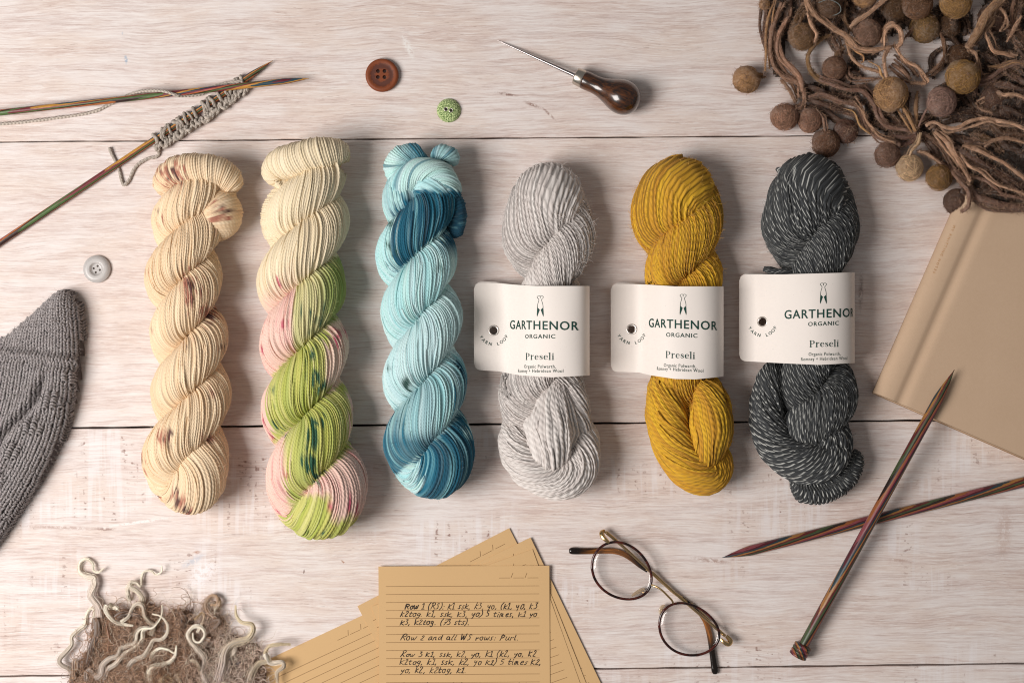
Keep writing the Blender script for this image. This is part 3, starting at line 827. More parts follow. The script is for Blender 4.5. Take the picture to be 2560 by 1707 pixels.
def prism(name, poly, z0, z1, mat, parent, bevel=0.0, smooth=False):
    """an outline (photograph pixels) with its own thickness"""
    P = np.asarray(poly, float); n = len(P)
    if np.sum(P[:, 0] * np.roll(P[:, 1], -1) - np.roll(P[:, 0], -1) * P[:, 1]) > 0: P = P[::-1]
    c = P.mean(0)
    rings = [(P, z0), (P, z1 - bevel), (c + (P - c) * (1 - bevel / (np.abs(P - c).max() + 1e-6)), z1)] if bevel else [(P, z0), (P, z1)]
    V = np.vstack([np.column_stack([q, np.full(n, z)]) for q, z in rings])
    F = [grid_faces(len(rings), n, True)]
    import mathutils
    tris = mathutils.geometry.tessellate_polygon([[Vector((x, -y, 0)) for x, y in P]])
    t = np.array(tris) + (len(rings) - 1) * n
    F.append(t)
    o = mesh_obj(name, W(V, 0.0), F, mat, parent, smooth)
    return o

def ribbon(polys, width, zfun, taper=False):
    """pen strokes: list of polylines (px) -> verts (px,py,z), quads; width may be per stroke"""
    V, F = [], []
    for k, P in enumerate(polys):
        P = np.asarray(P, float)
        if len(P) < 2: continue
        w = width[k] if isinstance(width, (list, tuple)) else width
        T = np.gradient(P, axis=0)
        T /= np.linalg.norm(T, axis=1)[:, None] + 1e-9
        Nn = np.stack([-T[:, 1], T[:, 0]], 1) * np.reshape(w, (-1, 1)) / 2
        ext = T.copy(); ext[1:-1] = 0; ext[0] *= -0.35; ext[-1] *= 0.35
        Q = P + ext * np.mean(w)
        b = sum(len(v) for v in V)
        n = len(P)
        vv = np.vstack([Q + Nn, Q - Nn])
        V.append(np.column_stack([vv, zfun(vv[:, 0], vv[:, 1])]))
        i = np.arange(n - 1)
        F.append(np.stack([b + i, b + i + 1, b + n + i + 1, b + n + i], 1))
    return np.vstack(V), np.vstack(F)

_text_cache = {}
def text_mesh(body, bold=0.0, spacing=1.0):
    key = (body, bold, spacing)
    if key not in _text_cache:
        cu = bpy.data.curves.new('t', 'FONT')
        cu.body = body; cu.size = 1.0; cu.offset = bold; cu.space_character = spacing; cu.resolution_u = 3; cu.align_x = 'LEFT'
        ob = bpy.data.objects.new('t', cu); col.objects.link(ob)
        dg = bpy.context.evaluated_depsgraph_get()
        ev = ob.evaluated_get(dg); me = ev.to_mesh()
        V = np.array([v.co[:] for v in me.vertices]).reshape(-1, 3)
        me.calc_loop_triangles()
        F = np.array([t.vertices[:] for t in me.loop_triangles]).reshape(-1, 3)
        ev.to_mesh_clear(); bpy.data.objects.remove(ob); bpy.data.curves.remove(cu)
        _text_cache[key] = (V, F)
    V, F = _text_cache[key]
    return V.copy(), F.copy()

CAP = text_mesh('H')[0][:, 1].max()

# ------------------------------------------------------------------ printed paper bands on the thick skeins
def paper_mat(name, rgb, fleck=0.25):
    m = NT(name, 0.75, 0.25)
    p = m.pos()
    f = m.noise(p, 0.22, 3.0, 0.6)
    f2 = m.noise(p, 0.09, 2.0, 0.5)
    c = m.mix(m.math('MULTIPLY', m.ss(f, 0.66, 0.74), fleck * 2), tuple(rgb), tuple(np.asarray(rgb) * 0.5))
    c = m.mix(m.math('MULTIPLY', f2, 0.10), c, tuple(np.asarray(rgb) * 0.75))
    m.color(c); m.bump(f, 0.08, 0.6)
    return m.m
M_BAND = paper_mat('recycled_paper', C(240, 231, 224), 0.16)
M_GREEN_INK = plain('green_ink', C(26, 66, 58), 0.6, 0.2)
M_EYELET = plain('eyelet_metal', C(214, 206, 200), 0.3, 0.5, 0.8)

SERIF = {  # letter -> (advance, list of (polyline, widths)); x-height 1, cap 1.45
    'P': (1.12, [([(.22, 0), (.22, 1.45)], .26), ([(.02, .03), (.46, .03)], .07), ([(.02, 1.42), (.55, 1.42)], .07), ([(.3, 1.42), (.6, 1.42), (.82, 1.28), (.88, 1.06), (.82, .84), (.6, .7), (.3, .7)], [.07, .08, .2, .27, .2, .08, .07])]),
    'r': (.78, [([(.2, 0), (.2, 1)], .24), ([(.0, .03), (.42, .03)], .07), ([(.0, .97), (.2, .97)], .07), ([(.28, .6), (.38, .85), (.52, .96), (.64, .92)], [.06, .08, .14, .24])]),
    'e': (.86, [([(.12, .56), (.7, .56)], .07), ([(.72, .58), (.68, .84), (.44, .98), (.2, .84), (.12, .5), (.2, .16), (.46, .02), (.72, .2)], [.14, .12, .08, .2, .26, .2, .1, .06])]),
    's': (.74, [([(.6, .72), (.52, .92), (.34, .97), (.16, .86), (.16, .68), (.36, .55), (.56, .4), (.58, .2), (.42, .04), (.22, .05), (.08, .28)], [.06, .08, .08, .14, .2, .24, .22, .16, .08, .08, .06])]),
    'l': (.5, [([(.22, 0), (.22, 1.52)], .24), ([(.0, .03), (.44, .03)], .07), ([(.0, 1.48), (.22, 1.48)], .07)]),
    'i': (.5, [([(.22, 0), (.22, 1)], .24), ([(.0, .03), (.44, .03)], .07), ([(.0, .97), (.22, .97)], .07), ([(.16, 1.36), (.29, 1.36)], .2)]),
}

def paper_band(root, prof, top, bot, hole, em, gar, org, pre, l1, l2):
    """prof: (x, z) of the paper from the flap over the yarn and down its right side; top/bot: (x, y) of the band's edges in the photograph"""
    prof = spline(np.column_stack([np.array(prof, float)[:, 0], np.zeros(len(prof)), np.array(prof, float)[:, 1]]), step=4.0)[:, [0, 2]]
    su = np.concatenate([[0], np.cumsum(np.linalg.norm(np.diff(prof, axis=0), axis=1))])
    xr = np.argmax(prof[:, 0])
    top, bot = np.array(top, float), np.array(bot, float)
    nv = 56
    xs, zs = prof[:, 0], prof[:, 1]
    xm = np.maximum.accumulate(xs)
    yt = np.interp(xm, top[:, 0], top[:, 1]); yb = np.interp(xm, bot[:, 0], bot[:, 1])
    # rounded corners of the flap
    d = xs - xs[0]
    rc = 16.0
    cr = np.where(d < rc, rc - np.sqrt(np.clip(rc ** 2 - (rc - d) ** 2, 0, None)), 0)
    yt, yb = yt + cr, yb - cr
    t = np.linspace(0, 1, nv)
    X = np.repeat(xs[:, None], nv, 1); Z = np.repeat(zs[:, None], nv, 1)
    Y = yt[:, None] * (1 - t) + yb[:, None] * t
    Z = Z + 1.2 * np.sin(X * .05) * np.sin(t * 3.1)[None, :]
    Gm = np.stack([X, Y, Z], -1)
    Pm = U(Gm).reshape(-1, 3)
    F = grid_faces(len(xs), nv, False)
    cen = Gm.reshape(-1, 3)[F].mean(1)
    F = F[(np.hypot(cen[:, 0] - hole[0], cen[:, 1] - hole[1]) > 10.2) | (np.arange(len(F)) // (nv - 1) > xr)]
    # inner sheet under the flap and under the yarn
    lx = np.linspace(xs[0] + 3, xs[-1], 50)
    lz = np.interp(lx, [xs[0], xs[0] + 60, xs[0] + 100, xs[-1]], [zs[0] - 5, zs[0] - 4, 3, 2])
    ly0 = np.interp(lx, top[:, 0], top[:, 1]) - 2.5; ly1 = np.interp(lx, bot[:, 0], bot[:, 1]) - 2.5
    d = lx - lx[0]; cr = np.where(d < rc, rc - np.sqrt(np.clip(rc ** 2 - (rc - d) ** 2, 0, None)), 0)
    Y2 = (ly0 + cr)[:, None] * (1 - t) + (ly1 - cr)[:, None] * t
    G2 = np.stack([np.repeat(lx[:, None], nv, 1), Y2, np.repeat(lz[:, None], nv, 1)], -1)
    F2 = grid_faces(50, nv, False)
    c2 = G2.reshape(-1, 3)[F2].mean(1)
    F2 = F2[np.hypot(c2[:, 0] - hole[0], c2[:, 1] - hole[1]) > 10.2]
    V = np.vstack([Pm, U(G2).reshape(-1, 3)])
    band = sub(mesh_obj('paper_band', W(V, 0.0), np.vstack([F, F2 + len(Pm)])[:, ::-1], M_BAND, root), root)
    band['label'] = 'cream printed paper band with an eyelet in its loose flap'
    # a place on the paper: photograph x,y -> point just proud of the sheet
    fx, fz = xs[:xr + 1], zs[:xr + 1]
    def on(px, py, lift=0.9):
        z = np.interp(px, fx, fz)
        return U(np.column_stack([px, py, z + 1.2 * np.sin(px * .05) * np.sin(np.interp(py, [700, 940], [0, 3.1])) + lift]))
    def u_of_x(x): return np.interp(x, fx, su[:xr + 1])
    def from_u(u, y, lift=0.9):
        x = np.interp(u, su, xs); z = np.interp(u, su, zs)
        nx = np.interp(u, su, np.gradient(zs, su)); nz = np.interp(u, su, np.gradient(xs, su))
        return U(np.column_stack([x - nx * lift, y, z + nz * lift + 1.2 * np.sin(x * .05) * np.sin(np.interp(y, [700, 940], [0, 3.1]))]))
    def write(name, body, x0, x1, base, slope, cap, bold, spacing):
        Vt, Ft = text_mesh(body, bold, spacing)
        u0, u1 = u_of_x(x0), u_of_x(x1)
        if x1 > fx[-1] - 1: u1 = u0 + (u_of_x(2123.0) - u0) / 0.885
        tx = (Vt[:, 0] - Vt[:, 0].min()) / (np.ptp(Vt[:, 0]))
        u = u0 + tx * (u1 - u0)
        xx = np.interp(u, su, xs)
        y = base + slope * (xx - x0) - Vt[:, 1] / CAP * cap
        mesh_obj(name, W(from_u(u, y), 0.0), Ft, M_GREEN_INK, band, smooth=False)
    write('lettering', 'GARTHENOR', *gar, 21, 0.012, 1.12)
    write('lettering', 'ORGANIC', *org, 10, 0.008, 1.18)
    write('lettering', 'Organic Polwarth,', *l1, 8.3, -0.004, 1.15)
    write('lettering', 'Romney + Hebridean Wool', *l2, 8.3, -0.004, 1.15)
    x0, x1, base, slope = pre
    pen, strokes, ws = 0.0, [], []
    for ch in 'Preseli':
        adv, ss = SERIF[ch]
        for P, w in ss:
            P = np.array(P, float)
            n = max(2, len(P) * 3 if len(P) > 2 else 2)
            tt = np.linspace(0, len(P) - 1, n)
            Q = np.column_stack([np.interp(tt, np.arange(len(P)), P[:, 0]) + pen, np.interp(tt, np.arange(len(P)), P[:, 1])])
            strokes.append(Q); ws.append(np.full(n, w) if np.isscalar(w) else np.interp(tt, np.arange(len(P)), w))
        pen += adv + 0.06
    u0, u1 = u_of_x(x0), u_of_x(x1)
    sxx = (u1 - u0) / pen; syy = 16 / 1.45
    Vs, Fs = ribbon([q * [sxx, syy] for q in strokes], [w * 0.41 * (sxx + syy) for w in ws], lambda x, y: 0 * x)
    u = u0 + Vs[:, 0]; xx = np.interp(u, su, xs)
    mesh_obj('lettering', W(from_u(u, base + slope * (xx - x0) - Vs[:, 1]), 0.0), Fs, M_GREEN_INK, band, smooth=False)
    # shears emblem
    ex, ey = em
    half = [([(-1.2, 0), (-4.5, -.2), (-7.4, 1.5), (-7.2, 4.5), (-4.6, 7), (-3.4, 9.5), (-4.6, 15), (-6.2, 20), (-7.2, 27)], .95), ([(-.3, 0.3), (-.2, 5.5)], .7), ([(-7.2, 27), (-6.6, 30)], 1.2)]
    blade = [(-7.4, 27), (-5.8, 30.5), (-3.6, 31), (-3.4, 33), (-1.2, 33.5), (-2.2, 37), (-7.8, 52), (-8.6, 46)]
    pl, pw = [], []
    for sgn in (1, -1):
        for P, w in half:
            P = spline(np.column_stack([np.array(P, float), np.zeros(len(P))]), step=1.2)[:, :2] if len(P) > 2 else np.array(P, float)
            pl.append(P * [sgn, 1] + [ex, ey]); pw.append(w)
    Ve, Fe = ribbon(pl, pw, lambda x, y: 0 * x)
    import mathutils
    Vx, Fx = [Ve[:, :2]], [Fe]
    nb = len(Ve)
    tris = []
    for sgn in (1, -1):
        B = np.array(blade) * [sgn, 1] + [ex, ey]
        t = np.array(mathutils.geometry.tessellate_polygon([[Vector((x, y, 0)) for x, y in B]])) + nb
        tris.append(t); Vx.append(B); nb += len(B)
    VV = np.vstack(Vx)
    mesh_obj('shears_emblem', W(on(VV[:, 0], VV[:, 1]), 0.0), [Fe, np.vstack(tris)], M_GREEN_INK, band, smooth=False)
    # YARN LOOP round the eyelet
    chars, ang = 'YARN LOOP', np.linspace(-62, 66, 9)
    Va, Fa, nb = [], [], 0
    for ch, a in zip(chars, ang):
        if ch == ' ': continue
        Vt, Ft = text_mesh(ch, 0.008)
        a = math.radians(a)
        lx = (Vt[:, 0] - Vt[:, 0].mean()) / CAP * 7.6; ly = Vt[:, 1] / CAP * 7.6
        rr_ = 38.5 - ly
        px = hole[0] + rr_ * math.sin(a) + lx * math.cos(a)
        py = hole[1] + rr_ * math.cos(a) - lx * math.sin(a)
        Va.append(on(px, py)); Fa.append(Ft + nb); nb += len(Vt)
    mesh_obj('lettering', W(np.vstack(Va), 0.0), np.vstack(Fa), M_GREEN_INK, band, smooth=False)
    # eyelet ring
    th = np.linspace(0, 2 * math.pi, 28, endpoint=False)
    hz = np.interp(hole[0], fx, fz)
    rows = [(9.6, -4), (9.6, 1.0), (10.4, 2.0), (12.4, 2.2), (13.4, 1.0), (13.5, 0.2)]
    R = np.stack([np.column_stack([hole[0] + r * np.cos(th), hole[1] + r * np.sin(th), hz + dz + np.interp(hole[0] + r * np.cos(th), fx, fz) - hz]) for r, dz in rows])
    mesh_obj('eyelet', W(U(R).reshape(-1, 3), 0.0), grid_faces(len(rows), 28), M_EYELET, band)

paper_band(sk_grey, BAND_GREY,
           [(1185, 706), (1240, 707.5), (1290, 712), (1340, 715), (1480, 715)], [(1180, 924), (1245, 928), (1300, 938), (1380, 943), (1480, 938)],
           (1234, 826), (1350.4, 740), (1275.5, 1446, 822, 0.02), (1313.5, 1388, 845.8, 0), (1314.5, 1387, 899, 0), (1311, 1389.5, 920, 0), (1296, 1408, 931, 0.0))
paper_band(sk_must, BAND_MUST,
           [(1527, 709), (1610, 711), (1687, 716), (1810, 716)], [(1527, 929), (1598, 931), (1627, 938), (1687, 947), (1739, 948), (1810, 941)],
           (1578.7, 823), (1707.6, 736), (1622.7, 1792, 817.5, 0.045), (1665.7, 1743, 841.5, 0.035), (1664.5, 1739, 894, 0.04), (1660, 1740, 916.5, 0.04), (1643, 1758, 925, 0.05))
paper_band(sk_char, BAND_CHAR,
           [(1848, 686), (1960, 686), (2136, 681)], [(1848, 902), (1866, 903), (1960, 908), (2047, 912), (2140, 907)],
           (1905.8, 804), (2058.3, 708), (1961.4, 2139, 797, -0.03), (2020.4, 2096.5, 815.2, -0.035), (2023.9, 2098, 867.6, -0.02), (2021.6, 2101, 889.4, -0.015), (2002.7, 2117.5, 902, -0.025))

# ------------------------------------------------------------------ buttons
import mathutils
def button(root, name, cx, cy, R, prof, holes, mat, zb, relief=None, grid=4.0):
    """dished disc with real holes; prof(r) -> height above the table"""
    pts, edges = [], []
    def ring(x, y, r, n):
        b = len(pts)
        for k in range(n):
            a = 2 * math.pi * k / n
            pts.append((x + r * math.cos(a), y + r * math.sin(a)))
            edges.append((b + k, b + (k + 1) % n))
    ring(0, 0, R, 56)
    for hx, hy, hr in holes: ring(hx, hy, hr, 14)
    g = np.arange(-R, R + .1, grid)
    for gx in g:
        for gy in g:
            if np.hypot(gx, gy) < R - 1.5 and all(np.hypot(gx - a, gy - b) > r + 1.0 for a, b, r in holes):
                pts.append((gx + 0.01 * gy, gy + 0.013 * gx))
    v, e, f, *_ = mathutils.geometry.delaunay_2d_cdt([Vector(p) for p in pts], edges, [], 0, 1e-5)
    v = np.array([q[:] for q in v])
    f = np.array([t for t in f if len(t) == 3])
    c = v[f].mean(1)
    keep = np.hypot(c[:, 0], c[:, 1]) <= R
    for hx, hy, hr in holes: keep &= np.hypot(c[:, 0] - hx, c[:, 1] - hy) > hr * 0.97
    f = f[keep]
    ar = (v[f[:, 1], 0] - v[f[:, 0], 0]) * (v[f[:, 2], 1] - v[f[:, 0], 1]) - (v[f[:, 1], 1] - v[f[:, 0], 1]) * (v[f[:, 2], 0] - v[f[:, 0], 0])
    f[ar > 0] = f[ar > 0][:, ::-1]
    r = np.hypot(v[:, 0], v[:, 1])
    z = prof(r)
    if relief is not None: z = z + relief(v[:, 0], v[:, 1])
    V = np.column_stack([v[:, 0] + cx, v[:, 1] + cy, z])
    F = [f]
    th = np.linspace(0, 2 * math.pi, 56, endpoint=False)
    ze = float(prof(np.array([R]))[0])
    rows = [(R, ze), (R + .7, ze - 1.2), (R + .9, (ze + zb) / 2), (R - .3, zb + .8), (R - 2, zb)]
    SV = np.vstack([np.column_stack([cx + q * np.cos(th), cy + q * np.sin(th), np.full(56, zz)]) for q, zz in rows])
    nb = len(V); V = np.vstack([V, SV]); F.append(grid_faces(5, 56)[:, ::1] + nb)
    for hx, hy, hr in holes:
        t2 = np.linspace(0, 2 * math.pi, 14, endpoint=False)
        zt = float(prof(np.array([np.hypot(hx, hy)]))[0])
        HV = np.vstack([np.column_stack([cx + hx + hr * np.cos(t2), cy + hy + hr * np.sin(t2), np.full(14, q)]) for q in (zt, zb)])
        nb = len(V); V = np.vstack([V, HV]); F.append(grid_faces(2, 14)[:, ::-1] + nb)
    return mesh_obj(name, W(V, 0.0), F, mat, root, True)

def wood_button_mat():
    m = NT('scorched_wood', 0.55, 0.3)
    p = m.pos(); s = m.sep(p)
    n1 = m.noise(m.xyz(m.math('MULTIPLY', s[0], 0.10), m.math('MULTIPLY', s[1], 0.025)), 1.0, 4.0, 0.6)
    n2 = m.noise(p, 0.14, 4.0, 0.65)
    r = m.math('SQRT', m.math('ADD', m.math('MULTIPLY', s[0], s[0]), m.math('MULTIPLY', s[1], s[1])))
    r = m.math('ADD', r, m.math('MULTIPLY', m.math('SUBTRACT', n2, 0.5), 16.0))
    burn = m.math('MULTIPLY', m.ss(r, 14.0, 19.0), m.ss(r, 32.0, 26.0))
    c = m.mix(n1, tuple(C(106, 52, 28)), tuple(C(144, 76, 44)))
    c = m.mix(m.math('MULTIPLY', burn, 0.8), c, tuple(C(78, 46, 40)))
    m.color(c); m.bump(n2, 0.25, 1.0)
    return m.m
bt = thing('wood_button', 956, 190.5, 'brown wooden button with four holes and a scorched ring', 'button')
button(bt, 'disc', 956, 190.5, 40.5, lambda r: np.where(r < 27, 14.0 + 0 * r, np.minimum(14.0 + (r - 27) * 0.35, 16.2 - np.clip(r - 36, 0, 9) ** 2 * 0.16)),
       [(-9.6, -9.6, 5), (6.5, -9.8, 5), (-10, 5.2, 5), (6.3, 5.5, 5)], wood_button_mat(), 0.0, grid=3.0)

bt = thing('knitted_button', 1122, 277, 'small green knitted button with two silver eyelets', 'button')
m = NT('green_cotton', 0.9, 0.15, 0.3)
n1 = m.noise(m.pos(), 0.30, 3.0, 0.6)
m.color(m.mix(m.ss(n1, 0.35, 0.65), tuple(C(84, 112, 56)), tuple(C(206, 220, 160)))); m.bump(n1, 0.5, 1.0)
def knit_relief(x, y):
    cc = np.floor(x / 4.4)
    return 2.6 * np.abs(np.sin(np.pi * x / 4.4)) * (0.55 + 0.45 * np.sin(2 * np.pi * (y + np.where(np.mod(cc, 2) > 0, 1, -1) * x * 0.8) / 4.6))
button(bt, 'fabric_cover', 1122, 277, 29, lambda r: 15.5 - 13.0 * np.clip(r / 29.5, 0, 1) ** 3.2, [(-6.6, -1, 4.0), (5.9, 2, 4.0)], m.m, 0.0, knit_relief, grid=1.3)
for ex, ey in ((1115.4, 276), (1127.9, 279)):
    lathe('eyelet', (ex, ey, 9.0), (0, 0, 1), [(0, 3.4), (6.6, 3.4), (7.6, 3.9), (8.0, 4.7), (7.4, 5.5), (6.0, 5.6)], M_EYELET, bt, 20)

bt = thing('plastic_button', 243.5, 673, 'pale grey plastic button with a sunken centre', 'button')
m = NT('grey_plastic', 0.3, 0.45)
m.b.inputs['Subsurface Weight'].default_value = 0.25
m.b.inputs['Subsurface Radius'].default_value = (0.002, 0.002, 0.002)
n1 = m.noise(m.pos(), 0.05, 2.0)
m.color(m.mix(n1, tuple(C(176, 172, 170)), tuple(C(194, 189, 186))))
button(bt, 'disc', 243.5, 673, 33.5, lambda r: np.where(r < 16, 7.0 + np.clip(r - 12, 0, 4) ** 2 * 0.32, 12.2 - np.clip(r - 24, 0, 10) ** 2 * 0.055),
       [(2.6, -7.6, 2.8), (-7.3, -1.6, 2.8), (8.2, 2.2, 2.8), (-2, 8.2, 2.8)], m.m, 0.0, grid=2.2)

# ------------------------------------------------------------------ awl
aw = thing('awl', 1450, 190, 'steel awl with a glossy dark wooden bulb handle', 'awl')
p0 = U(np.array([1243, 101, 3.0])); p1 = U(np.array([1597, 262, 43.0]))
ax = p1 - p0; L = np.linalg.norm(ax)
f = L / 389.0
m = NT('varnished_wood', 0.3, 0.4)
m.b.inputs['Coat Weight'].default_value = 1.0
m.b.inputs['Coat Roughness'].default_value = 0.14
s = m.sep(m.attr('strand')['Vector'])
g1 = m.noise(m.xyz(m.math('MULTIPLY', s[0], 0.22), m.math('MULTIPLY', s[1], 0.018), m.math('MULTIPLY', s[2], 0.22)), 1.0, 4.0, 0.65)
g2 = m.noise(m.xyz(m.math('MULTIPLY', s[0], 0.05), m.math('MULTIPLY', s[1], 0.02), m.math('MULTIPLY', s[2], 0.05)), 1.0, 3.0, 0.6)
m.color(m.mix(m.math('ADD', m.math('MULTIPLY', m.ss(g1, 0.4, 0.65), 0.6), m.math('MULTIPLY', m.ss(g2, 0.42, 0.6), 0.5)), tuple(C(24, 11, 8)), tuple(C(92, 50, 18))))
STEEL = plain('steel', C(176, 168, 168), 0.25, 0.5, 1.0)
lathe('blade', p0, ax, [(0, .15), (20, 1.2), (60, 2.3), (120, 3.6), (180, 4.7), (228 * f, 5.2)], STEEL, aw, 20)
lathe('ferrule', p0, ax, [(215 * f, 4.8), (215.2 * f, 17), (216.5 * f, 20.5), (219 * f, 21.3), (236 * f, 22.0), (238 * f, 21.4), (238.2 * f, 18)], plain('nickel', C(205, 196, 184), 0.28, 0.5, 1.0, 0.08, 0.1), aw, 36)
hp = np.array([(236, 17), (237, 21.5), (240, 22.6), (250, 23), (262, 22.6), (276, 23.2), (290, 26), (304, 31), (318, 37), (332, 41.4), (345, 42.8), (358, 41.2), (370, 36.4), (379, 29), (385, 20.5), (388.2, 11), (389, 0.1)], float)
hp = spline(np.column_stack([hp[:, 0], np.zeros(len(hp)), hp[:, 1]]), step=3.0)
lathe('handle', p0, ax, [(a * f, max(c, 0.05)) for a, b, c in hp], m.m, aw, 48)

# ------------------------------------------------------------------ knitting needles
def needle_mat(cols):
    m = NT('laminated_birch', 0.36, 0.4)
    s = m.sep(m.attr('strand')['Vector'])
    wob = m.noise(m.xyz(m.math('MULTIPLY', s[0], 0.25), m.math('MULTIPLY', s[1], 0.02), m.math('MULTIPLY', s[2], 0.25)), 1.0, 2.0)
    lay = m.attr('layer')['Fac']
    lay = m.math('ADD', lay, m.math('MULTIPLY', m.math('SUBTRACT', wob, 0.5), 0.9))
    fr = m.math('FRACT', m.math('DIVIDE', lay, 7.0))
    cr = m.n('ShaderNodeValToRGB')
    cr.color_ramp.interpolation = 'CONSTANT'
    el = cr.color_ramp.elements
    while len(el) < len(cols): el.new(0.5)
    for i, c in enumerate(cols):
        el[i].position = i / len(cols); el[i].color = tuple(c) + (1,)
    m.l(fr, cr.inputs[0])
    gr = m.noise(m.xyz(m.math('MULTIPLY', s[0], 0.8), m.math('MULTIPLY', s[1], 0.05), m.math('MULTIPLY', s[2], 0.8)), 1.0, 3.0, 0.6)
    m.color(m.mix(m.ss(gr, 0.45, 0.75), cr.outputs[0], m.mix(1.0, cr.outputs[0], (0.42, 0.4, 0.4), 'MULTIPLY')))
    return m.m
M_NEEDLE_THIN = needle_mat([C(104, 36, 48), C(166, 84, 90), C(184, 110, 60), C(62, 42, 38), C(86, 110, 64), C(118, 52, 56), C(196, 142, 66), C(46, 74, 86)])
M_NEEDLE = needle_mat([C(84, 34, 42), C(136, 70, 76), C(150, 90, 54), C(48, 38, 34), C(70, 82, 54), C(96, 44, 42), C(156, 108, 60), C(42, 60, 68)])

def needle(root, a, b, r, tip, thick, slant, turn=0.0, ph=0.0, mat=None):
    """a: far end, b: tip, photograph pixels with height"""
    p0, p1 = U(np.array(a, float)), U(np.array(b, float))
    d = p1 - p0; L = np.linalg.norm(d)
    s = np.concatenate([np.arange(0, L - tip, 8.0), np.linspace(L - tip, L, 16)])
    rr = np.where(s < L - tip, r, r * np.clip(1 - np.clip((s - (L - tip)) / tip, 0, 1) ** 1.35, 0.06, 1) )
    K = 24
    th = np.linspace(0, 2 * math.pi, K, endpoint=False)
    aa = d * [1, -1, 1] / L
    n = np.cross(aa, [0, 0, 1.0]); n /= np.linalg.norm(n); bb = np.cross(aa, n)
    V = (p0 * [1, -1, 1]) + s[:, None, None] * aa + rr[:, None, None] * (np.cos(th)[None, :, None] * n + np.sin(th)[None, :, None] * bb)
    V = V.reshape(-1, 3) * [1, -1, 1]
    S = np.repeat(s, K); R = np.repeat(rr, K); TH = np.tile(th, len(s))
    lay = (R * np.cos(TH + turn * S + ph) / thick + S / slant)
    st = np.stack([R * np.cos(TH), S, R * np.sin(TH)], 1)
    V = np.vstack([V, p0, p1]); lay = np.append(lay, [0, lay[-1]]); st = np.vstack([st, st[:1], st[-1:]])
    j = np.arange(K); j2 = (j + 1) % K; M = len(s)
    F = [grid_faces(M, K), np.stack([np.full(K, M * K), j2, j], 1), np.stack([np.full(K, M * K + 1), (M - 1) * K + j, (M - 1) * K + j2], 1)]
    o = mesh_obj('shaft', W(V, 0.0), F, mat or M_NEEDLE, root, True, {'layer': lay, 'strand': st})
    return o, p0, d

NEED = 'multicoloured wooden knitting needles'
nd = thing('knitting_needle', 400, 240, 'thin striped needle lying over the other one, its tip pointing right', 'knitting needle', NEED)
needle(nd, (-90, 292, 20), (773, 197, 27), 7.6, 66, 2.6, 70, 0.010, mat=M_NEEDLE_THIN)
nd = thing('knitting_needle', 320, 380, 'thin striped needle carrying a row of cast-on grey stitches', 'knitting needle', NEED)
needle(nd, (-40, 634, 8), (682, 152, 11), 7.8, 66, 2.6, 160, 0.003, 0.8, mat=M_NEEDLE_THIN)
nd = thing('knitting_needle', 2200, 1290, 'thick striped needle lying flat with its tip near the glasses', 'knitting needle', NEED)
needle(nd, (2618, 1190, 12), (1806, 1393, 10), 12.6, 74, 3.3, 40, 0.0, 0.4)
nd = thing('knitting_needle', 2190, 1290, 'thick striped needle with a knob, its tip resting on the book', 'knitting needle', NEED)
sh, p0, d = needle(nd, (2001, 1626, 22), (2386, 924, 86), 12.4, 84, 3.4, 70, 0.0012, 2.2)
kp = []
for i in range(4):
    b = -16 + i * 8.2
    kp += [(b, 19.5), (b + 1.2, 22.2), (b + 6.2, 22.2), (b + 7.4, 19.5)]
kp = [(-18, 0.1), (-17.6, 13), (-16.6, 18)] + kp + [(18, 16), (18.4, 11)]
kn = lathe('knob', p0, d, kp, None, nd, 32)
nn = len(kn.data.vertices)
lay = np.array([v.co.x + 0.4 * v.co.y for v in kn.data.vertices]) / PX / 4.2
at = kn.data.attributes.new('layer', 'FLOAT', 'POINT'); at.data.foreach_set('value', lay.astype(np.float32))
kn.data.materials.append(M_NEEDLE)

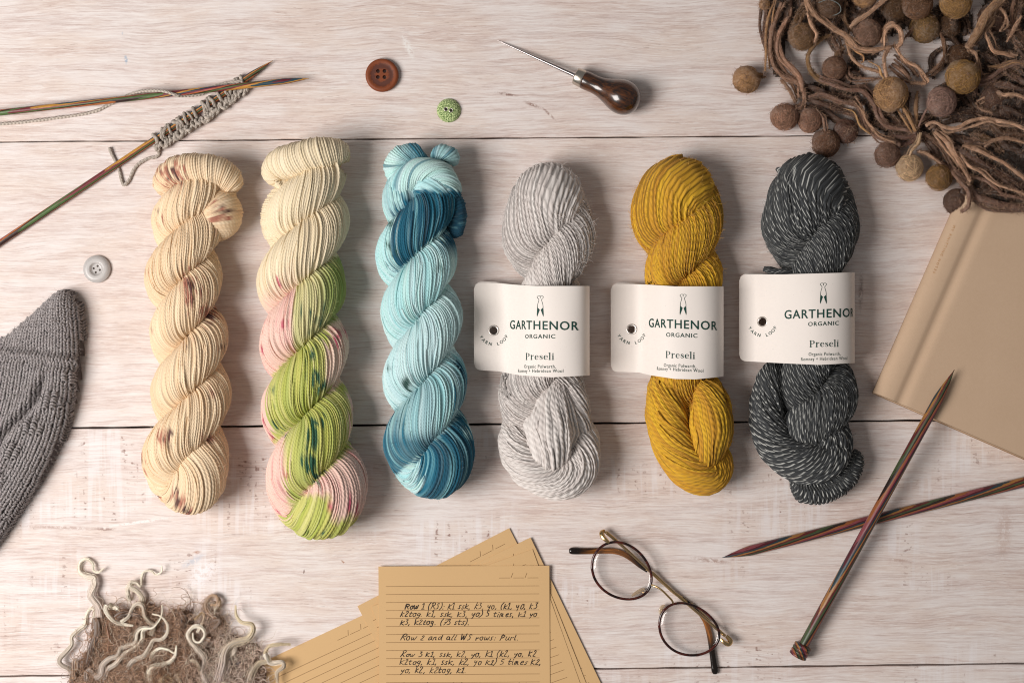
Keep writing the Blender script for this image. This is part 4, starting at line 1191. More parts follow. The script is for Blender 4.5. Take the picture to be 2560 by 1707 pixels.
# ------------------------------------------------------------------ cast-on stitches with their yarn
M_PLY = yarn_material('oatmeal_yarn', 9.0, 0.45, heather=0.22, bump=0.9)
OAT = C(190, 178, 166)
kt = thing('cast_on_knitting', 500, 280, 'row of oatmeal grey cast-on stitches hanging from the thin needle', 'knitting')
na, nb_ = np.array([-40, 634, 8.0]), np.array([682, 152, 11.0])
nd_ = (nb_ - na)[:2] / np.linalg.norm((nb_ - na)[:2]); npz = np.array([-nd_[1], nd_[0]])      # npz points to the lower right
c0, c1 = np.array([390, 352.0]), np.array([606, 203.0])
NST = 21
def on_needle(t, off, z): 
    c = c0 + (c1 - c0) * t
    tt = (c - na[:2]) @ nd_
    c = na[:2] + nd_ * tt
    return np.array([c[0] + npz[0] * off, c[1] + npz[1] * off, z])
for i in range(NST):
    t = (i + 0.25 * rng.randn()) / (NST - 1); dt = (0.5 + 0.12 * rng.randn()) / (NST - 1)
    j = rng.randn(6) * 2.8; jt = rng.randn(4) * dt * 0.7
    sag = 4 * math.sin(math.pi * t) + 1 + rng.randn() * 1.2
    P = [on_needle(t - dt * .2, 12 + sag, 6), on_needle(t + dt * .1 + jt[0], 2, 18), on_needle(t + dt * .5 + jt[1], -10 + j[0] * .4, 16), on_needle(t + dt * .6 + jt[1], -12, 7), on_needle(t + dt * .9, -4, 2.5),
         on_needle(t + dt, 10, 3), on_needle(t + dt * .7, 18 + sag + j[1], 9), on_needle(t - dt * .8, 24 + sag + j[2], 15 + j[3]), on_needle(t - dt * 1.7, 19 + sag + j[4], 17), on_needle(t - dt * 1.3, 11 + sag, 12)]
    tube('stitch', P, 4.2 + 0.4 * rng.randn(), M_PLY, kt, K=8, step=2.2, attrs={'dye': OAT * (0.85 + 0.3 * rng.rand())}, wob=0.05)
    P = [on_needle(t + dt * 1.2, 15 + sag, 13), on_needle(t, 22 + sag + j[5], 17), on_needle(t - dt * 1.2, 28 + sag, 11), on_needle(t - dt * 1.8, 25 + sag, 5)]
    tube('stitch', P, 4.0, M_PLY, kt, K=8, step=2.2, attrs={'dye': OAT * (0.85 + 0.3 * rng.rand())}, wob=0.05)
tail = [(392, 350, 10), (392, 362, 7), (397, 384, 5), (388, 393, 4.5), (372, 396, 4.5), (352, 406, 4.5), (338, 419, 4.5), (329, 436, 4.5), (323, 450, 5), (310, 463, 6), (304, 452, 4.5), (300, 434, 4), (294, 416, 4), (287, 400, 4), (279, 385, 5), (273, 369, 7)]
tube('yarn_tail', tail, 4.0, M_PLY, kt, K=9, step=2.5, attrs={'dye': OAT * 1.1}, wob=0.05)
work = [(-40, 312, 4.5), (20, 309, 4.5), (80, 303, 4.5), (150, 294, 4.5), (205, 286, 4.5), (245, 276, 4.5), (268, 264, 4.5), (300, 250, 6), (326, 236, 14), (352, 229, 22), (390, 227, 32), (416, 230, 37), (440, 238, 34), (462, 240, 20), (490, 238, 12), (512, 232, 8), (530, 220, 7), (548, 212, 8), (570, 208, 12), (592, 205, 20), (607, 202, 20)]
tube('yarn_tail', work, 3.9, M_PLY, kt, K=9, step=2.5, attrs={'dye': OAT * 1.15}, wob=0.05)

# ------------------------------------------------------------------ ruled paper sheets
M_KRAFT = paper_mat('kraft_paper', C(210, 173, 125), 0.14)
M_RULE = plain('brown_ruling', C(122, 88, 58), 0.8, 0.1)
M_PEN = plain('black_pen', C(44, 34, 30), 0.5, 0.3)
SW, SH = 426.0, 620.0
def sheet(tr, ang, z, label, curl=0.0, w=SW, ruling=True):
    a = math.radians(ang)
    ex = np.array([math.cos(a), -math.sin(a)]); ey = np.array([math.sin(a), math.cos(a)])     # along the top, down the side
    tl = np.array(tr, float) - ex * w
    o = thing('paper_sheet', tl[0], tl[1], label, 'paper sheet', 'brown ruled paper sheets fanned in a pile')
    n, mm = 20, 24
    u = np.linspace(0, w, n); v = np.linspace(0, SH, mm)
    def zz(uu, vv): return z + curl * np.exp(-((uu - w) ** 2 + vv ** 2) / 90.0 ** 2) + 0.5 * np.sin(uu * .02 + ang) * np.cos(vv * .012)
    UU, VV = np.meshgrid(u, v, indexing='ij')
    X = tl[0] + ex[0] * UU + ey[0] * VV; Y = tl[1] + ex[1] * UU + ey[1] * VV
    Z = zz(UU, VV)
    top = np.stack([X, Y, Z], -1).reshape(-1, 3); botm = top - [0, 0, 0.9]
    F = grid_faces(n, mm, False)
    per = np.concatenate([np.arange(mm), np.arange(1, n) * mm + mm - 1, (n - 1) * mm + np.arange(mm - 2, -1, -1), np.arange(n - 2, 0, -1) * mm])
    p2 = np.roll(per, -1)
    side = np.stack([per, p2, p2 + n * mm, per + n * mm], 1)
    mesh_obj('leaf_of_paper', W(np.vstack([top, botm]), 0.0), [F[:, ::-1], F + n * mm, side[:, ::-1]], M_KRAFT, o, False)
    def place(uu, vv): return tl[0] + ex[0] * uu + ey[0] * vv, tl[1] + ex[1] * uu + ey[1] * vv
    if ruling:
        pl, pw = [], []
        k = 0
        while 50 + 19.95 * k < SH - 12:
            vv = 50 + 19.95 * k
            uu = np.linspace(18.5, w - 26, 8)
            pl.append(np.column_stack([uu, np.full(8, vv)])); pw.append(0.95); k += 1
        for c, wd in ((w - 112, 26), (w - 77, 26), (w - 41, 26)):
            pl.append(np.array([(c - wd / 2, 30), (c + wd / 2, 30)])); pw.append(0.95)
        for c in (w - 94, w - 59): pl.append(np.array([(c - 2, 30), (c + 3, 18)])); pw.append(0.95)
        Vv, Ff = ribbon(pl, pw, lambda x, y: zz(x, y) + 0.35)
        gx, gy = place(Vv[:, 0], Vv[:, 1])
        tag(mesh_obj('ruling', W(np.column_stack([gx, gy, Vv[:, 2]]), 0.0), Ff, M_RULE, o, False), kind='stuff')
    return o, place, zz, tl

sheet((945, 1519), 25.0, 2.0, 'lowest brown sheet, its ruled corner showing near the curly fleece')
sheet((1273, 1319), 27.2, 3.6, 'brown sheet whose upper corner sticks out furthest towards the grey skein', 1.5)
sheet((1326, 1342), 25.8, 5.2, 'brown sheet whose right edge leans furthest towards the glasses', 2.0)
sheet((1329, 1362), 21.6, 6.8, 'brown sheet showing only as a narrow strip right of the written page', 0.0)
sheet((1331, 1371), 19.6, 8.4, 'brown sheet lying directly under the handwritten page', 0.5)
pg, place, zz, tl = sheet((1373, 1411.5), 0.3, 10.2, 'topmost brown ruled sheet with handwritten knitting pattern', 1.0)

G = {  # pen strokes, x-height 1, caps 1.55
    'R': (1.0, [[(.1, 0), (.18, .8), (.3, 1.5)], [(.05, 1.3), (.45, 1.58), (.85, 1.4), (.75, 1.0), (.3, .8)], [(.3, .8), (.6, .4), (.95, 0)]]),
    'o': (.75, [[(.55, .9), (.25, .95), (.08, .5), (.2, .05), (.5, .05), (.65, .5), (.5, .92), (.7, .85)]]),
    'w': (1.0, [[(.05, .9), (.1, .25), (.25, .02), (.45, .4), (.5, .8), (.5, .3), (.65, .02), (.85, .4), (.95, .95)]]),
    '1': (.6, [[(.1, 1.2), (.4, 1.5), (.3, 0)], [(.02, .02), (.6, .02)]]),
    '2': (.7, [[(.1, 1.2), (.3, 1.5), (.55, 1.3), (.4, .8), (.08, .05), (.65, .05)]]),
    '3': (.7, [[(.15, 1.45), (.55, 1.45), (.3, .95), (.6, .7), (.5, .15), (.1, .05)]]),
    '5': (.75, [[(.65, 1.4), (.25, 1.4), (.2, .9), (.55, .8), (.55, .25), (.1, .03)]]),
    '7': (.7, [[(.05, 1.4), (.6, 1.42), (.2, 0)], [(.15, .75), (.55, .78)]]),
    '(': (.5, [[(.5, 1.75), (.15, 1.1), (.1, .4), (.3, -.25)]]), ')': (.5, [[(.15, 1.75), (.4, 1.1), (.35, .4), (0, -.25)]]),
    'S': (.75, [[(.7, 1.35), (.4, 1.5), (.2, 1.2), (.55, .7), (.45, .15), (.05, .05)]]),
    ':': (.35, [[(.12, .1), (.2, .1)], [(.16, .75), (.24, .75)]]), '.': (.35, [[(.1, .05), (.2, .05)]]), ',': (.4, [[(.18, .12), (.08, -.25)]]),
    'k': (.8, [[(.15, 1.4), (.08, 0)], [(.7, 1.0), (.15, .5), (.75, 0)]]),
    's': (.6, [[(.5, .95), (.2, .9), (.25, .55), (.45, .35), (.3, 0), (.05, .1)]]),
    'y': (.75, [[(.08, .95), (.12, .5), (.4, .5), (.6, .95)], [(.62, 1.0), (.45, .1), (.25, -.5)]]),
    't': (.65, [[(.3, 1.4), (.2, .3), (.35, 0), (.6, .2)], [(.0, .9), (.62, .95)]]),
    'g': (.75, [[(.6, .9), (.25, .95), (.1, .5), (.3, .2), (.6, .5), (.62, .9), (.5, -.2), (.2, -.5), (.02, -.3)]]),
    'i': (.35, [[(.15, .9), (.1, .15), (.3, 0)], [(.2, 1.25), (.26, 1.25)]]),
    'm': (1.1, [[(.08, 0), (.15, .9), (.4, .95), (.42, 0), (.5, .8), (.75, .95), (.78, .2), (1.0, .05)]]),
    'e': (.65, [[(.1, .5), (.5, .6), (.45, .95), (.15, .8), (.08, .3), (.3, 0), (.6, .15)]]),
    'a': (.8, [[(.6, .9), (.25, .95), (.08, .4), (.25, .02), (.55, .4), (.62, .9), (.6, .2), (.8, .05)]]),
    'n': (.8, [[(.08, 0), (.15, .9), (.2, .6), (.45, .95), (.55, .5), (.55, .1), (.78, .1)]]),
    'd': (.8, [[(.5, .85), (.2, .9), (.08, .35), (.3, .02), (.55, .4), (.7, 1.5), (.6, .3), (.78, .05)]]),
    'l': (.45, [[(.3, 1.45), (.12, .3), (.22, 0), (.42, .1)]]),
    'W': (1.15, [[(.05, 1.45), (.2, 0), (.5, 1.1), (.6, 0), (1.05, 1.5)]]),
    'r': (.6, [[(.08, 0), (.15, .9), (.3, .75), (.55, .92)]]),
    'P': (.9, [[(.15, 0), (.35, 1.5)], [(.1, 1.3), (.55, 1.55), (.8, 1.2), (.5, .8), (.3, .75)]]),
    'u': (.8, [[(.1, .9), (.12, .2), (.35, .02), (.55, .4), (.65, .95), (.6, .2), (.78, .05)]]),
    ' ': (.55, []),
}
lines = [('Row 1 (RS): k1 ssk, k3. yo, (k1, yo, k3', 1013, 1343, 1519.5), ('k2tog. k1, ssk, k3, yo) 5 times, k1 yo', 1002, 1344, 1538.5), ('k3, k2tog. (73 sts).', 1001.5, 1176, 1559),
         ('Row 2 and all WS rows: Purl.', 1002, 1299, 1597), ('Row 3 k1, ssk, k2, yo, k1 (k2, yo, k2', 1002, 1341, 1638.5), ('k2tog, k1, ssk, k2, yo k1) 5 times k2,', 1001, 1355, 1658), ('yo, k2, k2tog, k1.', 1002, 1168, 1678.5), ('Row 5 (k1, yo, k3) 2 ssk, k1, yo, k2 ) k2', 1002, 1343, 1718)]
pl, pw = [], []
for body, x0, x1, base in lines:
    tot = sum(G[c][0] + .18 for c in body)
    sx = (x1 - x0) / tot; sy = 9.0; pen = 0.0
    by = 0.0
    for ch in body:
        adv, ss = G[ch]
        by = 0.7 * by + rng.randn() * 0.25
        k = 1 + rng.randn() * 0.09; lean = rng.randn() * 0.06
        for P in ss:
            P = np.array(P, float)
            P = P * (1 + 0.07 * rng.randn(2)) + rng.randn(*P.shape) * 0.03
            if len(P) > 2: P = spline(np.column_stack([P, np.zeros(len(P))]), step=.16)[:, :2]
            X = x0 + (pen + P[:, 0] + (0.26 + lean) * P[:, 1] - .1) * sx
            Y = base + by - P[:, 1] * sy * k
            pl.append(np.column_stack([X, Y])); pw.append((2.3 if body.startswith('Row 1') and pen < 2.6 else 1.75) * (1 + 0.12 * rng.randn()))
        pen += adv + .18
Vv, Ff = ribbon(pl, pw, lambda x, y: zz(x - tl[0], y - tl[1]) + 0.6)
tag(mesh_obj('handwriting', W(Vv, 0.0), Ff, M_PEN, pg, False), kind='stuff')

# ------------------------------------------------------------------ cloth-bound book
m = NT('book_cloth', 0.85, 0.15)
s = m.sep(m.pos())
wa = m.noise(m.xyz(m.math('MULTIPLY', m.math('ADD', s[0], m.math('MULTIPLY', s[1], .46)), 0.5), m.math('MULTIPLY', m.math('SUBTRACT', s[1], m.math('MULTIPLY', s[0], .46)), .06)), 1.0, 2.0)
wb = m.noise(m.xyz(m.math('MULTIPLY', m.math('ADD', s[0], m.math('MULTIPLY', s[1], .46)), 0.06), m.math('MULTIPLY', m.math('SUBTRACT', s[1], m.math('MULTIPLY', s[0], .46)), .5)), 1.0, 2.0)
big = m.noise(m.pos(), 0.012, 3.0)
wv = m.math('MULTIPLY_ADD', wa, 0.5, m.math('MULTIPLY', wb, 0.5))
m.color(m.mix(m.math('MULTIPLY_ADD', wv, 0.7, m.math('MULTIPLY', big, 0.3)), tuple(C(188, 159, 132)), tuple(C(212, 184, 157))))
m.bump(wv, 0.25, 1.0)
M_CLOTH = m.m
bang = math.atan(0.437)
e2 = np.array([math.cos(bang), math.sin(bang)]); e1 = np.array([math.sin(bang), -math.cos(bang)])
bc = U(np.array([2190, 984, 50.0]))[:2]
bk = thing('book', bc[0], bc[1], 'closed tan cloth-bound book with a grooved spine, partly under the felted scarf', 'book')
def sweep_profile(name, prof, t0, t1, mat, root, inset=0.0):
    prof = np.asarray(prof, float)
    rows = np.array([t0, t0 + 2.0, t1 - 2.0, t1])
    V = []
    for t in rows:
        xy = bc + e2 * prof[:, 0, None] + e1 * t
        V.append(np.column_stack([xy, prof[:, 1]]))
    V = np.vstack(V); n = len(prof)
    F = grid_faces(len(rows), n, True)
    cap0 = np.arange(n)[None, :]; cap1 = (np.arange(n) + 3 * n)[None, ::-1]
    return mesh_obj(name, W(V, 0.0), [F, cap0, cap1], mat, root, True)
cov = [(2.0, 14), (-3, 24), (-5, 34), (-3, 44), (3, 53), (12, 59), (24, 62), (40, 63), (47, 62), (53, 58.5), (60, 57), (67, 58.5), (73, 62.5), (80, 64.5), (90, 65), (420, 65), (740, 65), (740, 58), (420, 58), (88, 58), (70, 52), (60, 50), (50, 52), (40, 55), (22, 53), (10, 46), (3, 34), (6, 24), (10, 14)]
def dense(pr, step=12):
    return pr
cv = sub(sweep_profile('cover', dense(cov), 0, 640, M_CLOTH, bk), bk)
# the sweep must keep hard board edges: split normals there
for p in cv.data.polygons: p.use_smooth = len(p.vertices) == 4
sweep_profile('page_block', [(14, 9), (14, 50), (60, 49.6), (90, 57.6), (730, 57.6), (730, 9)], 9, 630, plain('page_edges', C(226, 208, 180), 0.9, 0.1, 0, 0.12, 0.3), bk)
for p in bk.children[-1].data.polygons: p.use_smooth = False
sweep_profile('back_cover', [(2, 0), (2, 7), (10, 8.5), (740, 8.5), (740, 0)], 0, 640, M_CLOTH, bk)
for p in bk.children[-1].data.polygons: p.use_smooth = False
Vt, Ft = text_mesh('MY KNITTING NOTES', 0.0, 1.6)
t0, t1 = U(np.array([2326, 680, 52.0]))[:2], U(np.array([2381, 564, 52.0]))[:2]
ta, tb = (t0 - bc) @ e1, (t1 - bc) @ e1
ux = (Vt[:, 0] - Vt[:, 0].min()) / np.ptp(Vt[:, 0])
along = tb + (ta - tb) * ux
across = 9.5 + Vt[:, 1] / CAP * 4.6 - 2.3
zz_ = np.interp(across, [-3, 3, 12, 24], [44, 53, 59, 62]) + 0.7
xy = bc + e2 * across[:, None] + e1 * along[:, None]
mesh_obj('spine_title', W(np.column_stack([xy, zz_]), 0.0), Ft, plain('gilt', C(172, 120, 60), 0.5, 0.4, 0.2), cv, False)

# ------------------------------------------------------------------ spectacles
M_GOLD = plain('gold_metal', C(206, 176, 128), 0.24, 0.5, 1.0, 0.05, 0.2)
m = NT('tortoiseshell', 0.12, 0.55)
n1 = m.noise(m.pos(), 0.035, 3.0, 0.6, 0.6)
m.color(m.mix(m.ss(n1, 0.42, 0.62), tuple(C(26, 12, 11)), tuple(C(78, 30, 22))))
M_RIM = m.m
def tip_mat():
    m = NT('tortoiseshell_tip', 0.10, 0.55)
    s = m.sep(m.attr('strand')['Vector'])
    n1 = m.noise(m.xyz(m.math('MULTIPLY', s[0], 4.0), m.math('MULTIPLY', s[1], 0.012)), 1.0, 3.0)
    t = m.attr('amber')['Fac']
    c = m.mix(m.math('MULTIPLY', m.ss(n1, 0.35, 0.65), t), tuple(C(24, 16, 12)), tuple(C(176, 108, 44)))
    m.color(c)
    return m.m
M_TIP = tip_mat()
m = NT('lens_glass', 0.02, 0.5)
tr = m.n('ShaderNodeBsdfTransparent'); tr.inputs[0].default_value = (0.995, 0.992, 0.99, 1)
gl = m.n('ShaderNodeBsdfGlossy'); gl.inputs['Roughness'].default_value = 0.02
fr = m.n('ShaderNodeFresnel'); fr.inputs[0].default_value = 1.5
mx = m.n('ShaderNodeMixShader')
mx.inputs[0].default_value = 0.04; m.l(tr.outputs[0], mx.inputs[1]); m.l(gl.outputs[0], mx.inputs[2])
m.l(mx.outputs[0], m.t.nodes['Material Output'].inputs['Surface'])
M_LENS = m.m
gs = thing('spectacles', 1630, 1480, 'round spectacles with dark tortoiseshell rims and gold arms, folded on the boards', 'glasses')
def gz(p): return [(x / 3.852 + 1400, y / 3.852 + 1300, max(z * 0.66, 5.5)) for x, y, z in p]
r1 = gz([(298, 455, 40), (345, 300, 42), (460, 212, 44), (600, 216, 46), (710, 275, 47), (790, 360, 47), (868, 480, 46), (893, 590, 44), (868, 672, 42), (780, 736, 40), (650, 763, 38), (510, 722, 36), (370, 598, 37), (318, 530, 38)])
r2 = gz([(946, 1000, 38), (962, 910, 40), (1025, 835, 42), (1120, 797, 44), (1245, 806, 46), (1340, 856, 47), (1435, 935, 47), (1530, 1040, 46), (1556, 1125, 44), (1500, 1215, 42), (1395, 1272, 40), (1270, 1298, 38), (1130, 1262, 36), (1010, 1160, 36)])
def rounded(r):
    S = spline(np.array(r), n=65, closed=True)[:-1]
    F_ = np.fft.fft(S, axis=0)
    k = np.abs(np.fft.fftfreq(64) * 64)
    F_[k > 2.5] = 0
    return np.fft.ifft(F_, axis=0).real[::3]
for r in (rounded(r1), rounded(r2)):
    tube('rim', r, 3.3, M_RIM, gs, K=12, step=3.0, closed=True)
    Q = U(spline(np.array(r), n=60, closed=True)[:-1])
    c = Q.mean(0); n = len(Q)
    rings = [1.0, 0.85, 0.65, 0.4, 0.15]
    V = [c + (Q - c) * f + [0, 0, 5.0 * (1 - f * f)] for f in rings]
    V2 = [v - [0, 0, 1.6] for v in V]
    F = grid_faces(5, n)
    VV = np.vstack(V + [c[None] + [0, 0, 5.0]] + V2 + [c[None] + [0, 0, 3.4]])
    j = np.arange(n); j2 = (j + 1) % n
    T1 = np.stack([np.full(n, 5 * n), 4 * n + j, 4 * n + j2], 1)
    o5 = 5 * n + 1
    mesh_obj('lens', W(VV, 0.0), [F, T1, F[:, ::-1] + o5, T1[:, ::-1] + o5, np.stack([j, o5 + j, o5 + j2, j2], 1)], M_LENS, gs)
tube('bridge', gz([(893, 632, 44), (930, 640, 50), (985, 676, 55), (1040, 730, 55), (1078, 770, 50), (1090, 802, 44)]), 2.5, M_GOLD, gs, K=10, step=2.0)
tube('bridge', gz([(880, 618, 44), (915, 632, 48), (945, 652, 52)]), 2.0, M_GOLD, gs, K=10, step=2.0)
# nose pads with their wire arms
M_PAD = plain('clear_pad', C(206, 186, 160), 0.15, 0.5)
M_PAD.node_tree.nodes['Principled BSDF'].inputs['Transmission Weight'].default_value = 0.6
for pts in ([(690, 728, 24), (735, 700, 22), (785, 672, 22), (818, 662, 24)], [(962, 905, 24), (968, 868, 22), (985, 835, 22), (1010, 818, 24)]):
    pad = sub(tube('nose_pad', gz(pts), [3.0, 5.4, 5.4, 3.0], M_PAD, gs, K=12, step=1.6, flatten=0.45), gs)
tube('pad_arm', gz([(862, 668, 41), (830, 700, 34), (790, 690, 26)]), 1.1, M_GOLD, gs, K=8, step=1.5)
tube('pad_arm', gz([(1010, 850, 40), (990, 880, 34), (980, 858, 26)]), 1.1, M_GOLD, gs, K=8, step=1.5)
def flatbar(name, pts, wd, ht, mat, K=10, attrs=None):
    return tube(name, pts, wd, mat, gs, K=K, step=3.0, flatten=ht / wd if ht else 1.0, attrs=attrs)
# folded temples: metal arm, then a shaped tip
ta_ = sub(tube('temple', gz([(440, 112, 26), (520, 178, 24), (640, 282, 22), (760, 392, 20), (880, 505, 18), (1000, 612, 15), (1110, 706, 12), (1215, 775, 10), (1330, 862, 9), (1440, 965, 9)]), [4.2, 4.0, 3.6, 3.3, 3.2, 3.4, 3.8, 4.0, 3.8, 3.0], M_GOLD, gs, K=12, step=3.0, flatten=0.8), gs)
def tipper(pts, rr, am):
    P = gz(pts)
    A = spline(U(np.array(P)), step=3.0)
    n = len(A)
    t = np.interp(np.linspace(0, 1, n), np.linspace(0, 1, len(am)), am)
    K = 14
    at = np.append(np.repeat(t, K), [t[0], t[-1]])
    return tube('temple_tip', P, rr, M_TIP, ta_, K=K, step=3.0, attrs={'amber': at}, flatten=0.75)
tipper([(1180, 742, 11), (1270, 820, 10), (1345, 895, 9), (1400, 975, 9), (1432, 1065, 8), (1452, 1160, 8), (1468, 1280, 8), (1482, 1380, 8), (1492, 1450, 8), (1494, 1478, 8)], [2.5, 4.6, 5.2, 6.2, 7.2, 7.6, 7.6, 8.2, 8.6, 5.0], [0, 0, .3, .9, 1, .9, .1, 0, 0, 0])
ta_ = sub(tube('temple', gz([(1590, 1112, 26), (1510, 1042, 24), (1400, 950, 22), (1300, 868, 21), (1200, 782, 20), (1100, 694, 20), (1000, 604, 20), (900, 512, 19), (830, 470, 17)]), [4.0, 4.0, 3.6, 3.3, 3.2, 3.2, 3.2, 3.4, 3.0], M_GOLD, gs, K=12, step=3.0, flatten=0.8), gs)
tipper([(838, 494, 15), (770, 440, 14), (690, 372, 12), (610, 322, 10), (520, 296, 9), (420, 292, 8), (330, 294, 8), (220, 296, 8), (120, 294, 8), (88, 294, 8)], [2.5, 5.0, 6.5, 7.2, 7.4, 7.6, 7.8, 8.2, 8.6, 5.5], [0, .1, .3, .6, .8, 1, 1, .4, 0, 0])
for pts in ([(470, 214, 44), (445, 190, 46), (415, 160, 42), (402, 120, 34), (430, 102, 28)], [(1548, 1140, 44), (1580, 1172, 46), (1622, 1190, 42), (1640, 1158, 34), (1600, 1110, 28)]):
    tube('hinge', gz(pts), [4.0, 5.4, 6.4, 6.2, 4.4], M_GOLD, gs, K=10, step=2.2, smooth=False)

# ------------------------------------------------------------------ knitted hat / sock end at the left edge
def knit_mat():
    m = NT('grey_heather_wool', 0.95, 0.1, 0.3)
    st = m.sep(m.attr('strand')['Vector'])
    f = m.noise(m.pos(), 0.30, 3.0, 0.7)
    f2 = m.noise(m.pos(), 0.02, 2.0, 0.5)
    c = m.mix(m.ss(f, 0.36, 0.66), tuple(C(110, 105, 106)), tuple(C(196, 188, 187)))
    c = m.mix(m.math('MULTIPLY', f2, 0.3), c, tuple(C(140, 132, 131)))
    m.color(c); m.bump(f, 0.6, 1.0)
    return m.m
M_KNIT = knit_mat()
OUT = np.array([(158, 722), (178, 732), (194, 756), (202, 790), (203, 830), (199, 880), (194, 935), (186, 985), (172, 1045), (150, 1105), (122, 1162), (92, 1215), (58, 1264), (20, 1322), (-40, 1400), (-140, 1480), (-260, 1420), (-300, 1250), (-260, 1050), (-160, 920), (-80, 872), (0, 842), (40, 812), (84, 772), (118, 740), (138, 726)], float)
def poly_dist(P, poly):
    """signed distance (positive inside)"""
    n = len(poly); d = np.full(len(P), 1e9); ins = np.zeros(len(P), bool)
    for i in range(n):
        a, b = poly[i], poly[(i + 1) % n]
        ab = b - a; t = np.clip(((P - a) @ ab) / (ab @ ab), 0, 1)
        d = np.minimum(d, np.linalg.norm(P - a - t[:, None] * ab, axis=1))
        c = ((a[1] > P[:, 1]) != (b[1] > P[:, 1])) & (P[:, 0] < (b[0] - a[0]) * (P[:, 1] - a[1]) / (b[1] - a[1] + 1e-12) + a[0])
        ins ^= c
    return np.where(ins, d, -d)
OUTS = spline(np.column_stack([OUT, np.zeros(len(OUT))]), step=8, closed=True)[:-1, :2]
KH = 66.0
def knit_z(P):
    d = np.clip(poly_dist(P, OUTS), 0, None)
    z = KH * np.sqrt(1 - (1 - np.clip(d / 62.0, 0, 1)) ** 2)
    x, y = P[:, 0], P[:, 1]
    # folds of the patterned fabric: a welt across, a valley down the leaf column
    welt = np.abs((y - 893) - 0.12 * (x - 120))
    z = z + 10.0 * np.exp(-(welt / 7.0) ** 2) * (d > 6) - 6.0 * np.exp(-((welt - 17) / 7.0) ** 2)
    val = np.abs((x - 122) * 0.80 + (y - 960) * 0.60 - 6 * np.sin(y * .045))
    k = (y > 925) * np.clip((130 - x) / 20, 0, 1)
    z = z - 17.0 * np.exp(-(val / 9.0) ** 2) * k + 8 * np.exp(-((val - 22) / 10.0) ** 2) * k
    u_ = (x - 122) * 0.80 + (y - 960) * 0.60
    w_ = (-(x - 122) * 0.60 + (y - 960) * 0.80) % 78
    z = z + 7.0 * np.clip(1 - ((u_ - 34) / 30) ** 2, 0, 1) * np.clip(1 - ((w_ - 26) / 25) ** 2, 0, 1) * (y > 930) * (d > 8)
    return z
gx, gy = np.meshgrid(np.arange(-304, 212, 6.0), np.arange(716, 1492, 6.0), indexing='ij')
GP = np.stack([gx.ravel(), gy.ravel()], 1)
gd = poly_dist(GP, OUTS)
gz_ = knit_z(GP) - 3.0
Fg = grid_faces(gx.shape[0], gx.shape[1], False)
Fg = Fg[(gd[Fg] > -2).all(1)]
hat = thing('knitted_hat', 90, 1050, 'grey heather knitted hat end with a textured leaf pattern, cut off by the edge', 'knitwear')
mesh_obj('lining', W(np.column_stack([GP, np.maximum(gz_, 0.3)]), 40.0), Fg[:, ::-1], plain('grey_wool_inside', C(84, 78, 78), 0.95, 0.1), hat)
# stitch columns follow the shape: start along a high line and run down
def flow(x, y):
    a = np.interp(y, [700, 880, 960, 1050, 1150, 1260, 1400], [0.10, -0.10, -0.12, -0.28, -0.46, -0.60, -0.64])
    a = a + np.interp(y, [700, 900], [0.0022, 0.0006]) * (x - 120)
    return a     # dx per unit of travel
cols_ = []
CW, RH = 11.6, 7.4
for xs0 in np.arange(-330, 560, CW):
    x, y = xs0, 700.0
    pts = []
    while y < 1420 and x > -70:
        a = math.atan(flow(x, y))
        pts.append((x, y, math.sin(a), math.cos(a)))
        x += RH * math.sin(a); y += RH * math.cos(a)
    cols_.append(pts)
SV, SF = [], []
leg = np.array([[-0.50, -0.55], [-0.42, -0.15], [-0.22, 0.35], [-0.03, 0.72]])   # one side of a V in (column, row) units
K5 = 5
nst = 0
for ci, pts in enumerate(cols_):
    if not pts: continue
    A = np.array(pts)
    d = poly_dist(A[:, :2], OUTS)
    for ri in range(len(A)):
        x, y, sx, cy = A[ri]
        if d[ri] < 0.5 or x < -45: continue
        e = np.array([sx, cy]); n = np.array([cy, -sx])
        # purl patches: leaves beside the valley
        u = (x - 122) * 0.80 + (y - 960) * 0.60
        w = -(x - 122) * 0.60 + (y - 960) * 0.80
        purl = (y > 930) and (6 < u < 62) and ((w % 78) < 50) and abs(u - 32) < 30 * math.sin(math.pi * ((w % 78) / 50))
        jit = rng.randn(2) * 0.6
        if purl:
            shapes = [np.array([[-.55, .3], [-.3, -.15], [0, -.32], [.3, -.15], [.55, .3]])]
            rad_, zh = [2.2, 3.0, 3.4, 3.0, 2.2], [0.5, 3.6, 5.2, 3.6, 0.5]
        else:
            shapes = [leg, leg * [-1, 1]]
            rad_, zh = [2.1, 3.0, 3.1, 1.8], [0.2, 2.4, 2.6, -0.3]
        for sh_ in shapes:
            C2 = np.array([x, y]) + jit + sh_[:, :1] * CW * n + sh_[:, 1:] * RH * e * 1.15
            SV.append((C2, rad_, zh)); nst += 1
allC = np.vstack([a for a, b, c in SV])
allz = knit_z(allC)
VV, FF, off, zi = [], [], 0, 0
th = np.linspace(0, 2 * math.pi, K5, endpoint=False)
byn = {}
for C2, r_, zh in SV:
    n = len(C2)
    T = np.gradient(C2, axis=0); T /= np.linalg.norm(T, axis=1)[:, None] + 1e-9
    N2 = np.stack([-T[:, 1], T[:, 0]], 1)
    z = allz[zi:zi + n] + np.array(zh); zi += n
    r_ = np.array(r_)
    ring = np.empty((n, K5, 3))
    ring[..., :2] = C2[:, None] + N2[:, None] * (r_[:, None] * np.cos(th)[None])[..., None]
    ring[..., 2] = z[:, None] + r_[:, None] * np.sin(th)[None] * 0.9
    VV.append(ring.reshape(-1, 3))
    if n not in byn: byn[n] = grid_faces(n, K5)
    FF.append(byn[n] + off); off += n * K5
KV = np.vstack(VV)
KV[:, 2] = np.maximum(KV[:, 2], 0.4)
